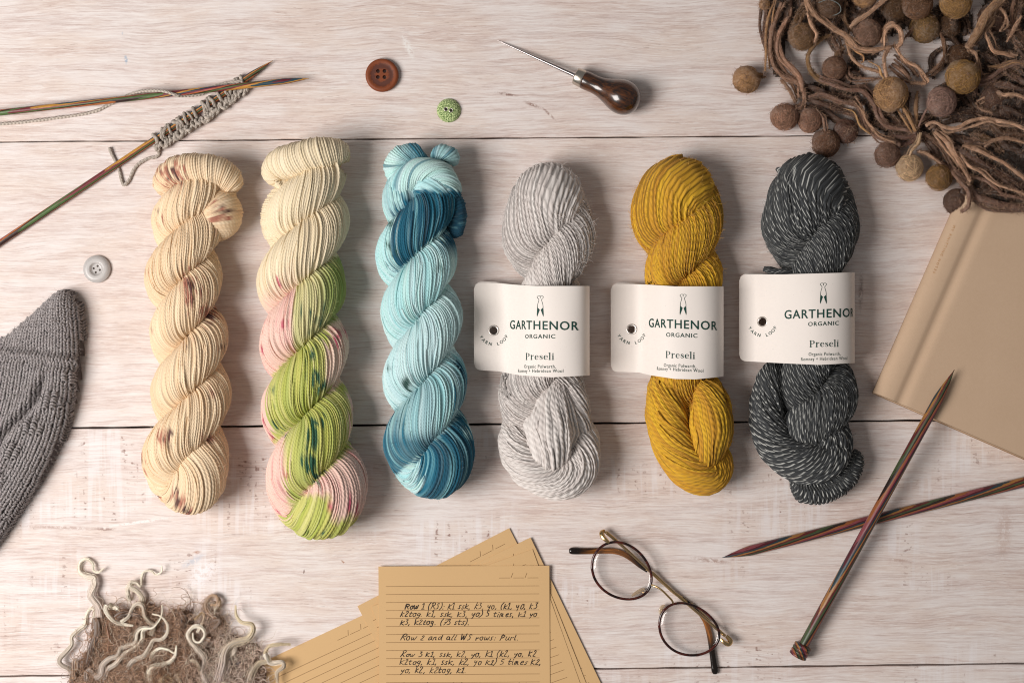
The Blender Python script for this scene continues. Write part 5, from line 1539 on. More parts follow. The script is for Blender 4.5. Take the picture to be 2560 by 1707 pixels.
tag(mesh_obj('knit_fabric', W(KV, 40.0), np.vstack(FF), M_KNIT, hat, True), kind='stuff')
gn = np.column_stack([np.gradient(knit_z(GP).reshape(gx.shape), 6.0, axis=0).ravel() * -1, np.gradient(knit_z(GP).reshape(gx.shape), 6.0, axis=1).ravel() * -1, np.ones(len(GP))])
kp_ = (gd > 1) & (GP[:, 0] > -30)
cv_, _ = fuzz(hat, 'fuzz', np.column_stack([GP, knit_z(GP) + 2])[kp_], (gn / np.linalg.norm(gn, axis=1)[:, None])[kp_], 6500, 12, .2, None, curl=0.7)
hair_obj('fuzz', cv_, 0.33, fibre_mat('grey_fibre', C(168, 158, 155)), hat, 40.0)

# ------------------------------------------------------------------ felted scarf of cords and balls
def felt_and_shade_mat():
    m = NT('felted_wool', 0.95, 0.1, 0.08)
    d = m.attr('dye')['Color']
    p = m.pos()
    f = m.noise(p, 0.09, 5.0, 0.75, 1.6)
    f2 = m.noise(p, 0.4, 3.0, 0.65, 1.0)
    f3 = m.noise(p, 0.03, 2.0, 0.5)
    c = m.mix(m.math('MULTIPLY', m.ss(f, 0.35, 0.65), 0.6), m.mix(1.0, d, (0.62, 0.57, 0.53), 'MULTIPLY'), m.mix(0.16, d, (1, 0.96, 0.9)))
    c = m.mix(m.math('MULTIPLY', m.ss(f2, 0.45, 0.7), 0.55), c, m.mix(1.0, c, (0.5, 0.47, 0.45), 'MULTIPLY'))
    c = m.mix(m.math('MULTIPLY', f3, 0.4), c, m.mix(1.0, c, (0.75, 0.72, 0.7), 'MULTIPLY'))
    m.color(c); m.bump(m.math('ADD', f, m.math('MULTIPLY', f2, 0.8)), 0.6, 1.6)
    return m.m
M_FELT = felt_and_shade_mat()
WARM = np.array([1.02, 0.93, 0.85])
TAN, OLIVE, BRN, DBRN, MAUVE, LITE, CRM = C(168, 134, 98), C(146, 116, 76), C(126, 98, 82), C(92, 70, 60), C(150, 124, 116), C(196, 164, 140), C(206, 182, 150)
scarf = thing('felted_scarf', 2240, 200, 'tangle of brown felted cords ending in felted balls, spilling over the book', 'scarf')
fuzz_pts, fuzz_nrm, wrap_pts, wrap_dir, wrap_col, wrap_nrm = [], [], [], [], [], []
def q(x, y): return (x / 2.8 + 1800, y / 2.8)
def felt_ball(x, y, r, rgb, z=None, sq=0.9):
    z = r * sq if z is None else z
    c = U(np.array([x, y, z], float))
    n1_, n2_ = 15, 22
    ph = np.linspace(0.02, math.pi - 0.02, n1_); th = np.linspace(0, 2 * math.pi, n2_, endpoint=False)
    D = np.stack([np.sin(ph)[:, None] * np.cos(th)[None], np.sin(ph)[:, None] * np.sin(th)[None], np.repeat(np.cos(ph)[:, None], n2_, 1)], -1)
    k = rng.randn(4, 3); a = rng.rand(4) * 6
    bump = sum(np.sin(D @ (k[i] * 2.2) + a[i]) for i in range(4)) * 0.035
    V = c + D * (r * (1 + bump))[..., None] * [1, 1, sq]
    V = V.reshape(-1, 3)
    mesh_obj('felt_ball', W(V, 0.0), grid_faces(n1_, n2_), M_FELT, scarf, True, {'dye': np.broadcast_to(np.clip(rgb * WARM * (0.9 + .2 * rng.rand()), 0, 1), (len(V), 3))})
    m_ = rng.rand(len(V)) < 0.8
    fuzz_pts.append(V[m_]); fuzz_nrm.append((D.reshape(-1, 3))[m_])
    nb_ = int(5.0 * r)
    d_ = rng.randn(nb_, 3); d_[:, 2] = np.abs(d_[:, 2]) + 0.1; d_ /= np.linalg.norm(d_, axis=1)[:, None]
    t_ = np.cross(d_, rng.randn(nb_, 3)); t_ /= np.linalg.norm(t_, axis=1)[:, None]
    ang_ = np.linspace(-0.6, 0.6, 10) * (0.5 + rng.rand(nb_, 1))
    arc = d_[:, None] * np.cos(ang_)[..., None] + t_[:, None] * np.sin(ang_)[..., None]
    arc += 0.05 * np.cumsum(rng.randn(nb_, 10, 3), 1) * 0.5
    arc /= np.linalg.norm(arc, axis=2)[..., None]
    wrap_pts.append(c + arc * (r * (1.015 + 0.03 * rng.rand(nb_, 1, 1))) * [1, 1, sq])
    wrap_col.append(np.repeat(np.clip(rgb * WARM * (0.45 + 1.05 * rng.rand(nb_, 1)), 0, 1)[:, None], 10, 1))
balls = [(185, 560, 33, TAN, None), (450, 820, 33, C(158, 124, 106), None), (630, 845, 30, C(146, 114, 98), None), (740, 1005, 34, C(114, 86, 70), None), (880, 920, 30, C(104, 78, 68), None), (1170, 1085, 31, C(126, 100, 88), None),
         (1325, 1175, 33, CRM, None), (1530, 1245, 32, OLIVE, None), (1655, 1415, 32, C(104, 82, 72), None), (1195, 660, 41, C(178, 144, 106), 62), (1550, 715, 36, MAUVE, 54), (1700, 540, 41, C(158, 126, 80), 60), (580, 260, 34, C(124, 98, 72), None),
         (800, 480, 29, BRN, None), (1030, 235, 35, C(132, 106, 92), 50), (760, 45, 32, C(104, 82, 66), 46), (1230, 60, 34, C(92, 70, 50), 30), (1380, 30, 37, C(120, 92, 72), 60), (1430, 200, 36, C(132, 106, 70), 32), (1600, 190, 28, C(92, 70, 52), 26), (1650, 20, 38, C(160, 128, 84), 66),
         (2060, 775, 27, C(150, 124, 104), 40), (1930, 690, 35, C(98, 76, 66), 34), (2110, 560, 30, C(140, 112, 76), 36), (1670, 400, 30, C(92, 68, 50), 26), (312, 32, 13, TAN, 40), (1900, 130, 34, DBRN, 26), (1010, -30, 30, TAN, 50)]
for x, y, r, rgb, z in balls:
    X, Y = q(x, y); felt_ball(X, Y, r, rgb, z)
def book_top(x, y):
    p = np.array([x, y]) - bc
    return 66.0 if (p @ e2) > -6 and (p @ e1) > -4 else 0.0
def cord(pts, w, rgb, z=None, zjit=5.0):
    P = []
    n = len(pts)
    zb = w * 0.19 + 3 if z is None else z
    ph = rng.rand() * 6
    for i, (x, y) in enumerate(pts):
        X, Y = q(x, y)
        P.append((X, Y, zb + zjit * math.sin(i * 1.1 + ph) * (0.5 if z is None else 1) + book_top(X, Y)))
    P = np.array(P); P[:, 2] = np.maximum(P[:, 2], w * 0.17)
    r = np.full(n, w * 0.18) * (1 + 0.22 * rng.randn(n)); r[0] *= .75; r[-1] *= .75
    rgb = np.clip(rgb * WARM * (1 + 0.10 * rng.randn()), 0, 1)
    tube('cord', P, r, M_FELT, scarf, K=8, step=4.0, attrs={'dye': rgb}, wob=0.11)
    A = U(P); A = spline(A, step=3.0)
    T = np.gradient(A, axis=0); T /= np.linalg.norm(T, axis=1)[:, None] + 1e-9
    for _ in range(4):
        d = rng.randn(len(A), 3); d -= (d * T).sum(1)[:, None] * T; d /= np.linalg.norm(d, axis=1)[:, None] + 1e-9
        fuzz_pts.append(A + d * w * 0.17); fuzz_nrm.append(d)
    nf_ = int(len(A) * w / 44)
    rad_c = np.interp(np.linspace(0, 1, len(A)), np.linspace(0, 1, n), r)
    for _ in range(nf_):
        if len(A) < 12: break
        k0 = rng.randint(0, len(A) - 10); idx = np.clip(k0 + np.linspace(0, rng.randint(8, 22), 10), 0, len(A) - 1).astype(int)
        a_ = rng.rand() * math.pi + 0.0 + np.linspace(0, rng.randn() * 0.9, 10)
        Tn = T[idx]; s_ = np.cross(Tn, [0, 0, 1.0]); s_ /= np.linalg.norm(s_, axis=1)[:, None] + 1e-9; u_ = np.cross(s_, Tn)
        wrap_pts.append((A[idx] + (np.cos(a_)[:, None] * s_ + np.sin(a_)[:, None] * u_) * (rad_c[idx] * (1.0 + 0.12 * rng.rand()))[:, None] )[None])
        wrap_col.append(np.repeat(np.clip(rgb * (0.72 + 0.62 * rng.rand()), 0, 1)[None, None], 10, 1))
L1, L2 = LITE, C(178, 146, 122)
cords = [
 ([(590, -40), (640, 70), (700, 140), (800, 210), (880, 250), (960, 330), (1070, 350), (1200, 330)], 42, L2, 62), ([(1170, -10), (1060, 80), (960, 150), (910, 195)], 34, L1, 66), ([(610, 90), (640, 180), (675, 240), (665, 300)], 28, L1, 60),
 ([(770, 250), (690, 290), (630, 360), (615, 430), (640, 510), (690, 560), (760, 590)], 34, C(140, 112, 78), 34), ([(390, -20), (340, 120), (320, 250), (322, 380), (315, 500)], 22, TAN, 40), ([(430, 20), (370, 190), (350, 330), (370, 450), (440, 530), (560, 590), (590, 680), (570, 750)], 38, C(156, 126, 108), 34),
 ([(480, 120), (410, 260), (440, 400), (510, 480), (560, 550), (580, 640)], 44, C(160, 128, 110), 40), ([(500, 60), (470, 160), (380, 260), (370, 330), (400, 420), (470, 520), (540, 560)], 34, BRN, 24), ([(330, -10), (320, 120), (305, 230), (340, 330), (350, 420)], 40, DBRN, 20),
 ([(620, 680), (720, 660), (850, 710), (960, 730), (1000, 800), (1020, 880), (1100, 960), (1240, 1000), (1250, 1030)], 36, C(146, 116, 102), 36), ([(690, 560), (800, 600), (900, 630), (1000, 640), (1070, 720), (1110, 830), (1180, 890), (1300, 910), (1370, 930)], 42, C(134, 106, 94), 36),
 ([(600, 690), (700, 725), (830, 775), (930, 810), (980, 860)], 44, DBRN, 20), ([(560, 590), (660, 620), (760, 660), (880, 680), (980, 690)], 46, DBRN, 18), ([(940, 710), (1000, 790), (1040, 870), (1120, 960), (1230, 1000)], 26, L2, 44), ([(870, 760), (940, 790), (980, 880), (1050, 940)], 14, C(206, 168, 116), 44),
 ([(1150, 330), (1155, 230), (1210, 180), (1265, 220), (1272, 300), (1240, 340)], 36, L1, 70), ([(1190, 330), (1150, 420), (1165, 530), (1180, 560)], 32, L1, 66), ([(1220, 320), (1290, 420), (1380, 470), (1440, 540), (1450, 580), (1330, 585)], 32, L2, 60), ([(1200, 450), (1280, 500), (1330, 560)], 44, C(156, 126, 108), 44), ([(1240, 400), (1330, 470), (1390, 540)], 34, BRN, 34),
 ([(1400, 60), (1440, 110), (1530, 210), (1570, 320), (1560, 420), (1500, 490), (1430, 530)], 32, C(116, 88, 68), 46), ([(1440, 110), (1370, 190), (1300, 260)], 24, BRN, 46), ([(880, 280), (920, 400), (1000, 470), (1100, 500), (1140, 530)], 28, L2, 40), ([(900, 460), (920, 540), (1040, 550), (1130, 550)], 24, BRN, 30), ([(1040, 430), (1110, 470), (1130, 530), (1150, 545)], 16, C(206, 168, 116), 44), ([(880, 300), (950, 360), (1000, 390), (1005, 430), (985, 440)], 15, C(190, 150, 108), 46),
 ([(1400, 930), (1390, 1000), (1340, 1060), (1320, 1130)], 26, CRM, 44), ([(1380, 1060), (1450, 1080), (1550, 1140), (1600, 1180), (1700, 1290), (1740, 1350), (1735, 1450), (1690, 1490)], 30, C(140, 112, 98), 30), ([(1390, 1060), (1450, 1080), (1540, 1140)], 34, L1, 42), ([(1500, 920), (1580, 990), (1640, 1080), (1700, 1170), (1750, 1270)], 46, L1, 40),
 ([(1440, 880), (1500, 860), (1570, 890), (1650, 900), (1750, 850), (1850, 830), (1950, 850), (2060, 870), (2160, 920)], 34, L1, 62), ([(1850, 1030), (1930, 980), (2020, 970), (2160, 1010)], 26, L2, 40), ([(1700, 1020), (1800, 1050), (1900, 1100), (2000, 1150), (2160, 1270)], 46, L2, 34), ([(1680, 1070), (1740, 1160), (1830, 1210), (1930, 1290), (2050, 1330), (2160, 1370)], 26, L1, 30),
 ([(1770, 1240), (1870, 1270), (1950, 1340), (2000, 1370), (2160, 1400)], 34, C(150, 120, 106), 16), ([(1600, 1150), (1700, 1260), (1780, 1370), (1900, 1410), (2000, 1440), (2160, 1455)], 62, C(128, 102, 90), 12), ([(1740, 1330), (1900, 1440), (2160, 1450)], 60, C(120, 96, 84), 8), ([(1800, 710), (1930, 650), (1990, 665), (2060, 660), (2160, 700)], 28, L1, 52), ([(1790, 720), (1830, 770), (1900, 790)], 18, L2, 44),
 ([(1980, -40), (1900, 60), (1850, 130), (1800, 230), (1730, 340)], 80, C(168, 138, 110), 70), ([(2000, -20), (1920, 70), (1880, 140), (1840, 210)], 60, C(150, 122, 98), 60), ([(1840, 200), (1880, 290), (1920, 360), (2000, 380), (2060, 400)], 32, L2, 58), ([(1900, 130), (1950, 60), (2000, 110), (1990, 170), (1960, 220)], 28, L2, 60), ([(1730, 340), (1790, 380), (1810, 480), (1830, 500)], 22, L2, 56), ([(2110, 110), (2060, 200), (2030, 260)], 32, L1, 54),
 ([(1270, 740), (1320, 820), (1370, 920)], 42, TAN, 50), ([(1380, 640), (1370, 760), (1380, 900)], 34, C(150, 118, 86), 40), ([(1460, 740), (1420, 820), (1390, 890)], 20, MAUVE, 46), ([(1395, 925), (1300, 900), (1200, 900), (1060, 870)], 46, DBRN, 28), ([(1390, 940), (1280, 960), (1180, 950)], 46, C(110, 84, 76), 26), ([(1400, 940), (1330, 1000), (1260, 1020)], 44, C(110, 84, 76), 22), ([(1410, 930), (1470, 1000), (1520, 1080), (1560, 1150)], 40, DBRN, 22), ([(1420, 930), (1540, 1010), (1600, 1110), (1640, 1180)], 36, BRN, 26),
 ([(1490, 900), (1600, 960), (1720, 990), (1850, 1010)], 46, DBRN, 24), ([(1500, 930), (1650, 1030), (1800, 1120), (1950, 1210), (2160, 1330)], 44, DBRN, 14), ([(1640, 1060), (1800, 1170), (1960, 1260), (2160, 1400)], 40, C(116, 90, 78), 8), ([(1850, 830), (1920, 890), (1980, 930), (2080, 940), (2160, 960)], 48, C(100, 76, 60), 26), ([(1780, 930), (1860, 960), (1920, 1000), (1980, 1060)], 40, C(104, 80, 58), 20),
 ([(2000, -10), (1980, 100), (2030, 230), (2090, 320), (2160, 400)], 38, DBRN, 44), ([(2060, -10), (2040, 120), (2080, 240), (2160, 330)], 38, BRN, 40), ([(2120, -10), (2090, 120), (2060, 240), (2100, 360), (2160, 420)], 36, DBRN, 34), ([(1760, 470), (1800, 560), (1900, 540), (2000, 470), (2160, 430)], 38, C(134, 108, 98), 46), ([(1880, 470), (1960, 460), (2040, 430), (2160, 460)], 28, TAN, 52), ([(1850, 380), (1920, 420), (1990, 480), (2080, 540), (2160, 600)], 44, DBRN, 30),
 ([(1810, 560), (1900, 600), (2000, 590), (2080, 620), (2160, 650)], 46, DBRN, 26), ([(1700, 330), (1780, 430), (1800, 560), (1780, 680)], 40, DBRN, 24), ([(1500, 640), (1600, 600), (1720, 660), (1800, 760), (1860, 800)], 46, C(84, 64, 54), 16), ([(1640, 800), (1740, 780), (1860, 770), (1980, 760), (2160, 830)], 50, C(80, 60, 50), 18), ([(1560, 860), (1700, 830), (1800, 880), (1900, 880)], 44, C(84, 64, 52), 14),
 ([(640, -10), (560, 80), (520, 180), (500, 260)], 44, C(110, 86, 62), 30), ([(700, 0), (640, 90), (660, 190), (740, 250), (860, 270)], 46, C(96, 74, 58), 22), ([(880, -10), (870, 90), (890, 170), (960, 260)], 30, C(120, 92, 64), 34), ([(900, 100), (820, 150), (780, 240), (820, 330), (850, 400)], 44, C(92, 70, 58), 24), ([(1140, 60), (1180, 130), (1240, 190)], 44, C(84, 64, 52), 22), ([(1260, 110), (1330, 190), (1330, 260)], 44, C(78, 60, 48), 18),
 ([(1480, 90), (1540, 140), (1620, 260), (1680, 330)], 46, C(78, 60, 50), 16), ([(1560, 60), (1640, 100), (1700, 160), (1720, 250)], 50, C(78, 58, 48), 18), ([(1300, -20), (1200, 60), (1140, 140), (1100, 180)], 44, C(84, 62, 50), 16), ([(1120, 830), (1200, 800), (1260, 860), (1330, 910)], 46, C(90, 68, 54), 22), ([(1080, 640), (1060, 720), (1100, 800)], 44, C(84, 64, 50), 20), ([(1380, 880), (1460, 820), (1500, 790)], 40, C(90, 70, 60), 26),
 ([(300, 520), (260, 530), (210, 545)], 46, C(146, 116, 84), 24), ([(570, 750), (530, 770), (480, 790)], 40, C(140, 110, 94), 30), ([(680, 770), (720, 830), (735, 920), (740, 960)], 28, C(140, 112, 96), 46), ([(600, 740), (680, 760), (760, 800), (840, 850), (880, 890)], 46, C(104, 80, 68), 20), ([(430, 560), (490, 640), (530, 720)], 40, C(150, 120, 98), 22), ([(800, 440), (820, 380), (870, 340)], 36, C(126, 98, 74), 30)]
for pts, w, rgb, z in cords:
    cord(pts, w * 0.66, np.clip(rgb * 1.15, 0, 1), z)
    if w > 20:
        for _ in range(2 if w > 34 else 1):
            o_ = rng.randn(2) * 16
            cord([(x + o_[0] + rng.randn() * 8, y + o_[1] + rng.randn() * 8) for x, y in pts], w * rng.uniform(.3, .5), rgb * rng.uniform(.8, 1.3), max((z or 20) - 6, 8))
# low dark sheet under the tangle: shade of the gaps put into its colour
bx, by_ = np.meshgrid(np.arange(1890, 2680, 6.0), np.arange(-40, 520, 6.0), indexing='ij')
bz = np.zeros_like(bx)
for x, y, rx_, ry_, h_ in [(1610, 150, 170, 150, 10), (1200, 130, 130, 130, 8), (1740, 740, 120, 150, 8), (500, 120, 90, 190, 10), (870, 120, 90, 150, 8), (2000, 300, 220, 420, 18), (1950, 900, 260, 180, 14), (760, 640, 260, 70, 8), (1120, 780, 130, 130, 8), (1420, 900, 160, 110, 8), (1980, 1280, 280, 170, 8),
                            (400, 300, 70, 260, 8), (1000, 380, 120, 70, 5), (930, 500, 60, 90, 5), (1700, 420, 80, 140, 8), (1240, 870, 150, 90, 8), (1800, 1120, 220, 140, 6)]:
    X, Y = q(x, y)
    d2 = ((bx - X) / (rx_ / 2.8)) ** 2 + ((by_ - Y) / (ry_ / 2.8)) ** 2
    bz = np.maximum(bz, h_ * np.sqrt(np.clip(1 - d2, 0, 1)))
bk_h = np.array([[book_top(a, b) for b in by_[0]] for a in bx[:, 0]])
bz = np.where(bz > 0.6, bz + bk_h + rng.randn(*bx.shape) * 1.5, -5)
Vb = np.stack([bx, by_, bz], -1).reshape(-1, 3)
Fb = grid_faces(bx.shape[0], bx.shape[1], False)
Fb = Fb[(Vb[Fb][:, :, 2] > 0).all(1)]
tag(mesh_obj('felt_and_shade_mat', W(Vb, 0.0), Fb[:, ::-1], M_FELT, scarf, True, {'dye': np.broadcast_to(C(60, 43, 33), (len(Vb), 3))}), kind='stuff')
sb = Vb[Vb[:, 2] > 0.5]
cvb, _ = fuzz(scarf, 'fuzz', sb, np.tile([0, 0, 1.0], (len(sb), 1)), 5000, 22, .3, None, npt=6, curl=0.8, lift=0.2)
hair_obj('fuzz', cvb, 0.34, fibre_mat('dark_brown_fibre', C(74, 53, 41)), scarf, 0.0)  # loose fibres over the shade sheet, in its dark tone
# extra dark cords underneath, added to darken the shaded gaps
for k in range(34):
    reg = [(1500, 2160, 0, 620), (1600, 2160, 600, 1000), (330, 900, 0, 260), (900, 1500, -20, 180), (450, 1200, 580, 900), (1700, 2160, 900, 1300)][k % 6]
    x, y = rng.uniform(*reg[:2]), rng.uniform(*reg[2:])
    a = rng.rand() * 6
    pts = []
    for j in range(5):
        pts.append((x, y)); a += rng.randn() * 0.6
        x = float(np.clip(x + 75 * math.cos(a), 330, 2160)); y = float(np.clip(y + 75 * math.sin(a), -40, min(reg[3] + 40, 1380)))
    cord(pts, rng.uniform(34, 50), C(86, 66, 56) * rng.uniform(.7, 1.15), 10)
dyed_hair('felt_fibres', np.concatenate(wrap_pts), 0.5, np.concatenate([np.broadcast_to(c_, p_.shape) for c_, p_ in zip(wrap_col, wrap_pts)]), scarf, 0.0)
fp, fn = np.vstack(fuzz_pts), np.vstack(fuzz_nrm)
cv_, _ = fuzz(scarf, 'fuzz', fp, fn, 42000, 10, .2, None, curl=0.9)
dyed_hair('fuzz', cv_, 0.46, np.repeat((C(160, 128, 106) * (0.45 + 0.9 * rng.rand(len(cv_), 1)))[:, None], cv_.shape[1], 1), scarf, 0.0)
loop = spline(np.array([q(690, 20) + (66,), q(760, 0) + (74,), q(830, 30) + (76,), q(845, 80) + (70,), q(800, 108) + (62,), q(750, 104) + (58,)]), step=3)
tube('loose_thread', loop, 0.9, plain('grey_thread', C(126, 134, 132), 0.8), scarf, K=6, step=2.5)

# ------------------------------------------------------------------ curly raw fleece
def lock_mat():
    m = NT('wool_lock', 0.55, 0.3, 0.2)
    d = m.attr('dye')['Color']
    st = m.sep(m.attr('strand')['Vector'])
    f = m.noise(m.xyz(m.math('MULTIPLY', st[0], 26.0), m.math('MULTIPLY', st[1], 0.012), st[2]), 1.0, 3.0, 0.7)
    c = m.mix(m.ss(f, 0.35, 0.7), m.mix(1.0, d, (0.70, 0.64, 0.58), 'MULTIPLY'), m.mix(0.25, d, (1, 1, 1)))
    m.color(c); m.bump(f, 0.8, 2.0)
    return m.m
M_LOCK = lock_mat()
fl = thing('raw_fleece', 400, 1650, 'heap of curly cream and brown raw fleece locks at the bottom edge', 'fleece')
BLOND, GRYB, FBRN = C(253, 242, 224), C(220, 202, 192), C(118, 92, 76)
def g(x, y): return (x / 3.794 + 130, y / 3.794 + 1380)
# brown matted heap under the locks
lumps = [(430, 1050, 120, 22), (600, 700, 130, 20), (880, 640, 120, 24), (1200, 680, 110, 24), (1250, 920, 150, 30), (700, 900, 200, 30), (1000, 1050, 240, 40), (1520, 720, 110, 20), (1500, 560, 70, 14), (1680, 980, 160, 22), (1560, 1140, 200, 36), (1830, 1180, 170, 30), (1300, 1180, 260, 46), (500, 1240, 200, 40), (900, 1350, 420, 60), (1650, 1360, 300, 50), (300, 1240, 110, 20), (440, 800, 70, 14), (1880, 950, 70, 12)]
hx, hy = np.meshgrid(np.arange(150, 690, 4.0), np.arange(1490, 1900, 4.0), indexing='ij')
hz = np.zeros_like(hx)
for x, y, r, h_ in lumps:
    X, Y = g(x, y); rr_ = r / 3.794
    d2 = ((hx - X) ** 2 + (hy - Y) ** 2) / rr_ ** 2
    hz = np.maximum(hz, h_ * np.sqrt(np.clip(1 - d2 * .8, 0, 1)))
hz = smooth1(smooth1(hz, 5).T, 5).T
ns_ = sum(np.sin(hx * a + hy * b + c) for a, b, c in rng.randn(10, 3) * [0.12, 0.12, 3]) / 5
hzz = np.where(hz > 0.8, np.maximum(hz + ns_ * 2.5 + rng.randn(*hx.shape) * 0.7, 0.5), -3.0)
Fh = grid_faces(hx.shape[0], hx.shape[1], False)
Vh = np.stack([hx, hy, hzz], -1).reshape(-1, 3)
Fh = Fh[(Vh[Fh][:, :, 2] > 0).any(1)]
m = NT('matted_wool', 0.95, 0.1, 0.2)
n1 = m.noise(m.pos(), 0.03, 4.0, 0.65, 1.0); n2 = m.noise(m.pos(), 0.25, 3.0, 0.7, 1.5)
c = m.mix(m.ss(n1, 0.35, 0.65), tuple(C(128, 106, 90)), tuple(C(176, 154, 138)))
m.color(m.mix(m.ss(n2, 0.4, 0.7), c, m.mix(1.0, c, (0.4, 0.36, 0.34), 'MULTIPLY'))); m.bump(n2, 0.8, 3.0)
tag(mesh_obj('matted_base', W(Vh, 15.0), Fh[:, ::-1], m.m, fl), kind='stuff')
sel = Vh[Vh[:, 2] > 0.5]
for n, L, rd, bri in ((5200, 26, .55, .9), (5200, 34, .5, 1.35), (3000, 40, .45, 1.9), (1400, 36, .4, 2.6)):
    cv_, ix = fuzz(fl, 'fuzz', sel, np.tile([0, 0, 1.0], (len(sel), 1)), n, L, rd, None, npt=9, curl=0.62, zmin=0.6, lift=0.02)
    px_ = (cv_[:, 0, 0] - 130) * 3.794; py_ = (cv_[:, 0, 1] - 1380) * 3.794
    w = np.clip((px_ - 1250) / 250, 0, 1) * 0.85 + 0.12 * rng.rand(n)
    d = lerp(np.broadcast_to(C(154, 126, 106), (n, 3)), C(190, 170, 156), w) * bri
    d = lerp(d, C(150, 106, 72), np.clip(vnoise(px_ * .012 + 7 * py_ * .002, 5) - .6, 0, 1) * 1.5)
    dyed_hair('fibre_mass', cv_, rd, np.clip(np.repeat(d[:, None], 9, 1), 0, 1), fl, 15.0)
# small tight curls all over the heap
nc = 1000
ix = rng.randint(0, len(sel), nc)
cur = np.zeros((nc, 26, 3)); cdy = np.zeros((nc, 26, 3))
tt = np.linspace(0, 1, 26)
for k in range(nc):
    b = sel[ix[k]]
    a0 = rng.rand() * 6.28; kk = rng.uniform(2.5, 9.0) * rng.choice([-1, 1]); R0 = rng.uniform(5, 15)
    an = a0 + kk * tt if rng.rand() < 0.45 else a0 + 1.3 * np.sin(tt * rng.uniform(8, 16) + a0)
    st_ = R0 * (1.1 - 0.6 * tt) * 0.35
    cur[k, :, 0] = b[0] + np.cumsum(np.cos(an) * st_ ); cur[k, :, 1] = b[1] + np.cumsum(np.sin(an) * st_)
    cur[k, :, 2] = b[2] + 1.5 + 5 * np.sin(tt * 3.1) * rng.rand()
    w = np.clip(((b[0] - 130) * 3.794 - 1200) / 300, 0, 1)
    base_ = C(150, 118, 94) * (1 - w) + C(196, 178, 166) * w
    cdy[k] = np.clip(base_ * rng.uniform(0.5, 1.5), 0, 1)
dyed_hair('fibre_mass', cur, 0.8, cdy, fl, 15.0)
nw = 300
cur = np.zeros((nw, 40, 3)); cdy = np.zeros((nw, 40, 3)); crd = np.zeros((nw, 40))
tt = np.linspace(0, 1, 40)
for k in range(nw):
    b = sel[rng.randint(0, len(sel))]
    an = rng.uniform(-2.6, -0.3) + rng.uniform(0.3, 0.9) * np.sin(tt * rng.uniform(10, 24) + rng.rand() * 6) + np.cumsum(rng.randn(40)) * 0.05
    st_ = rng.uniform(0.8, 2.6)
    cur[k, :, 0] = b[0] + np.cumsum(np.cos(an)) * st_; cur[k, :, 1] = b[1] + np.cumsum(np.sin(an)) * st_
    cur[k, :, 2] = np.maximum(b[2] + 4 + 7 * np.sin(tt * 3.1) - 6 * tt, 1.5)
    crd[k] = rng.uniform(0.5, 1.3) * (1 - 0.75 * tt)
    cdy[k] = np.clip(lerp(C(196, 174, 156)[None], C(250, 236, 214), tt) .reshape(40, 3) * rng.uniform(0.6, 1.0), 0, 1)
dyed_hair('fibre_mass', cur, crd, cdy, fl, 15.0)
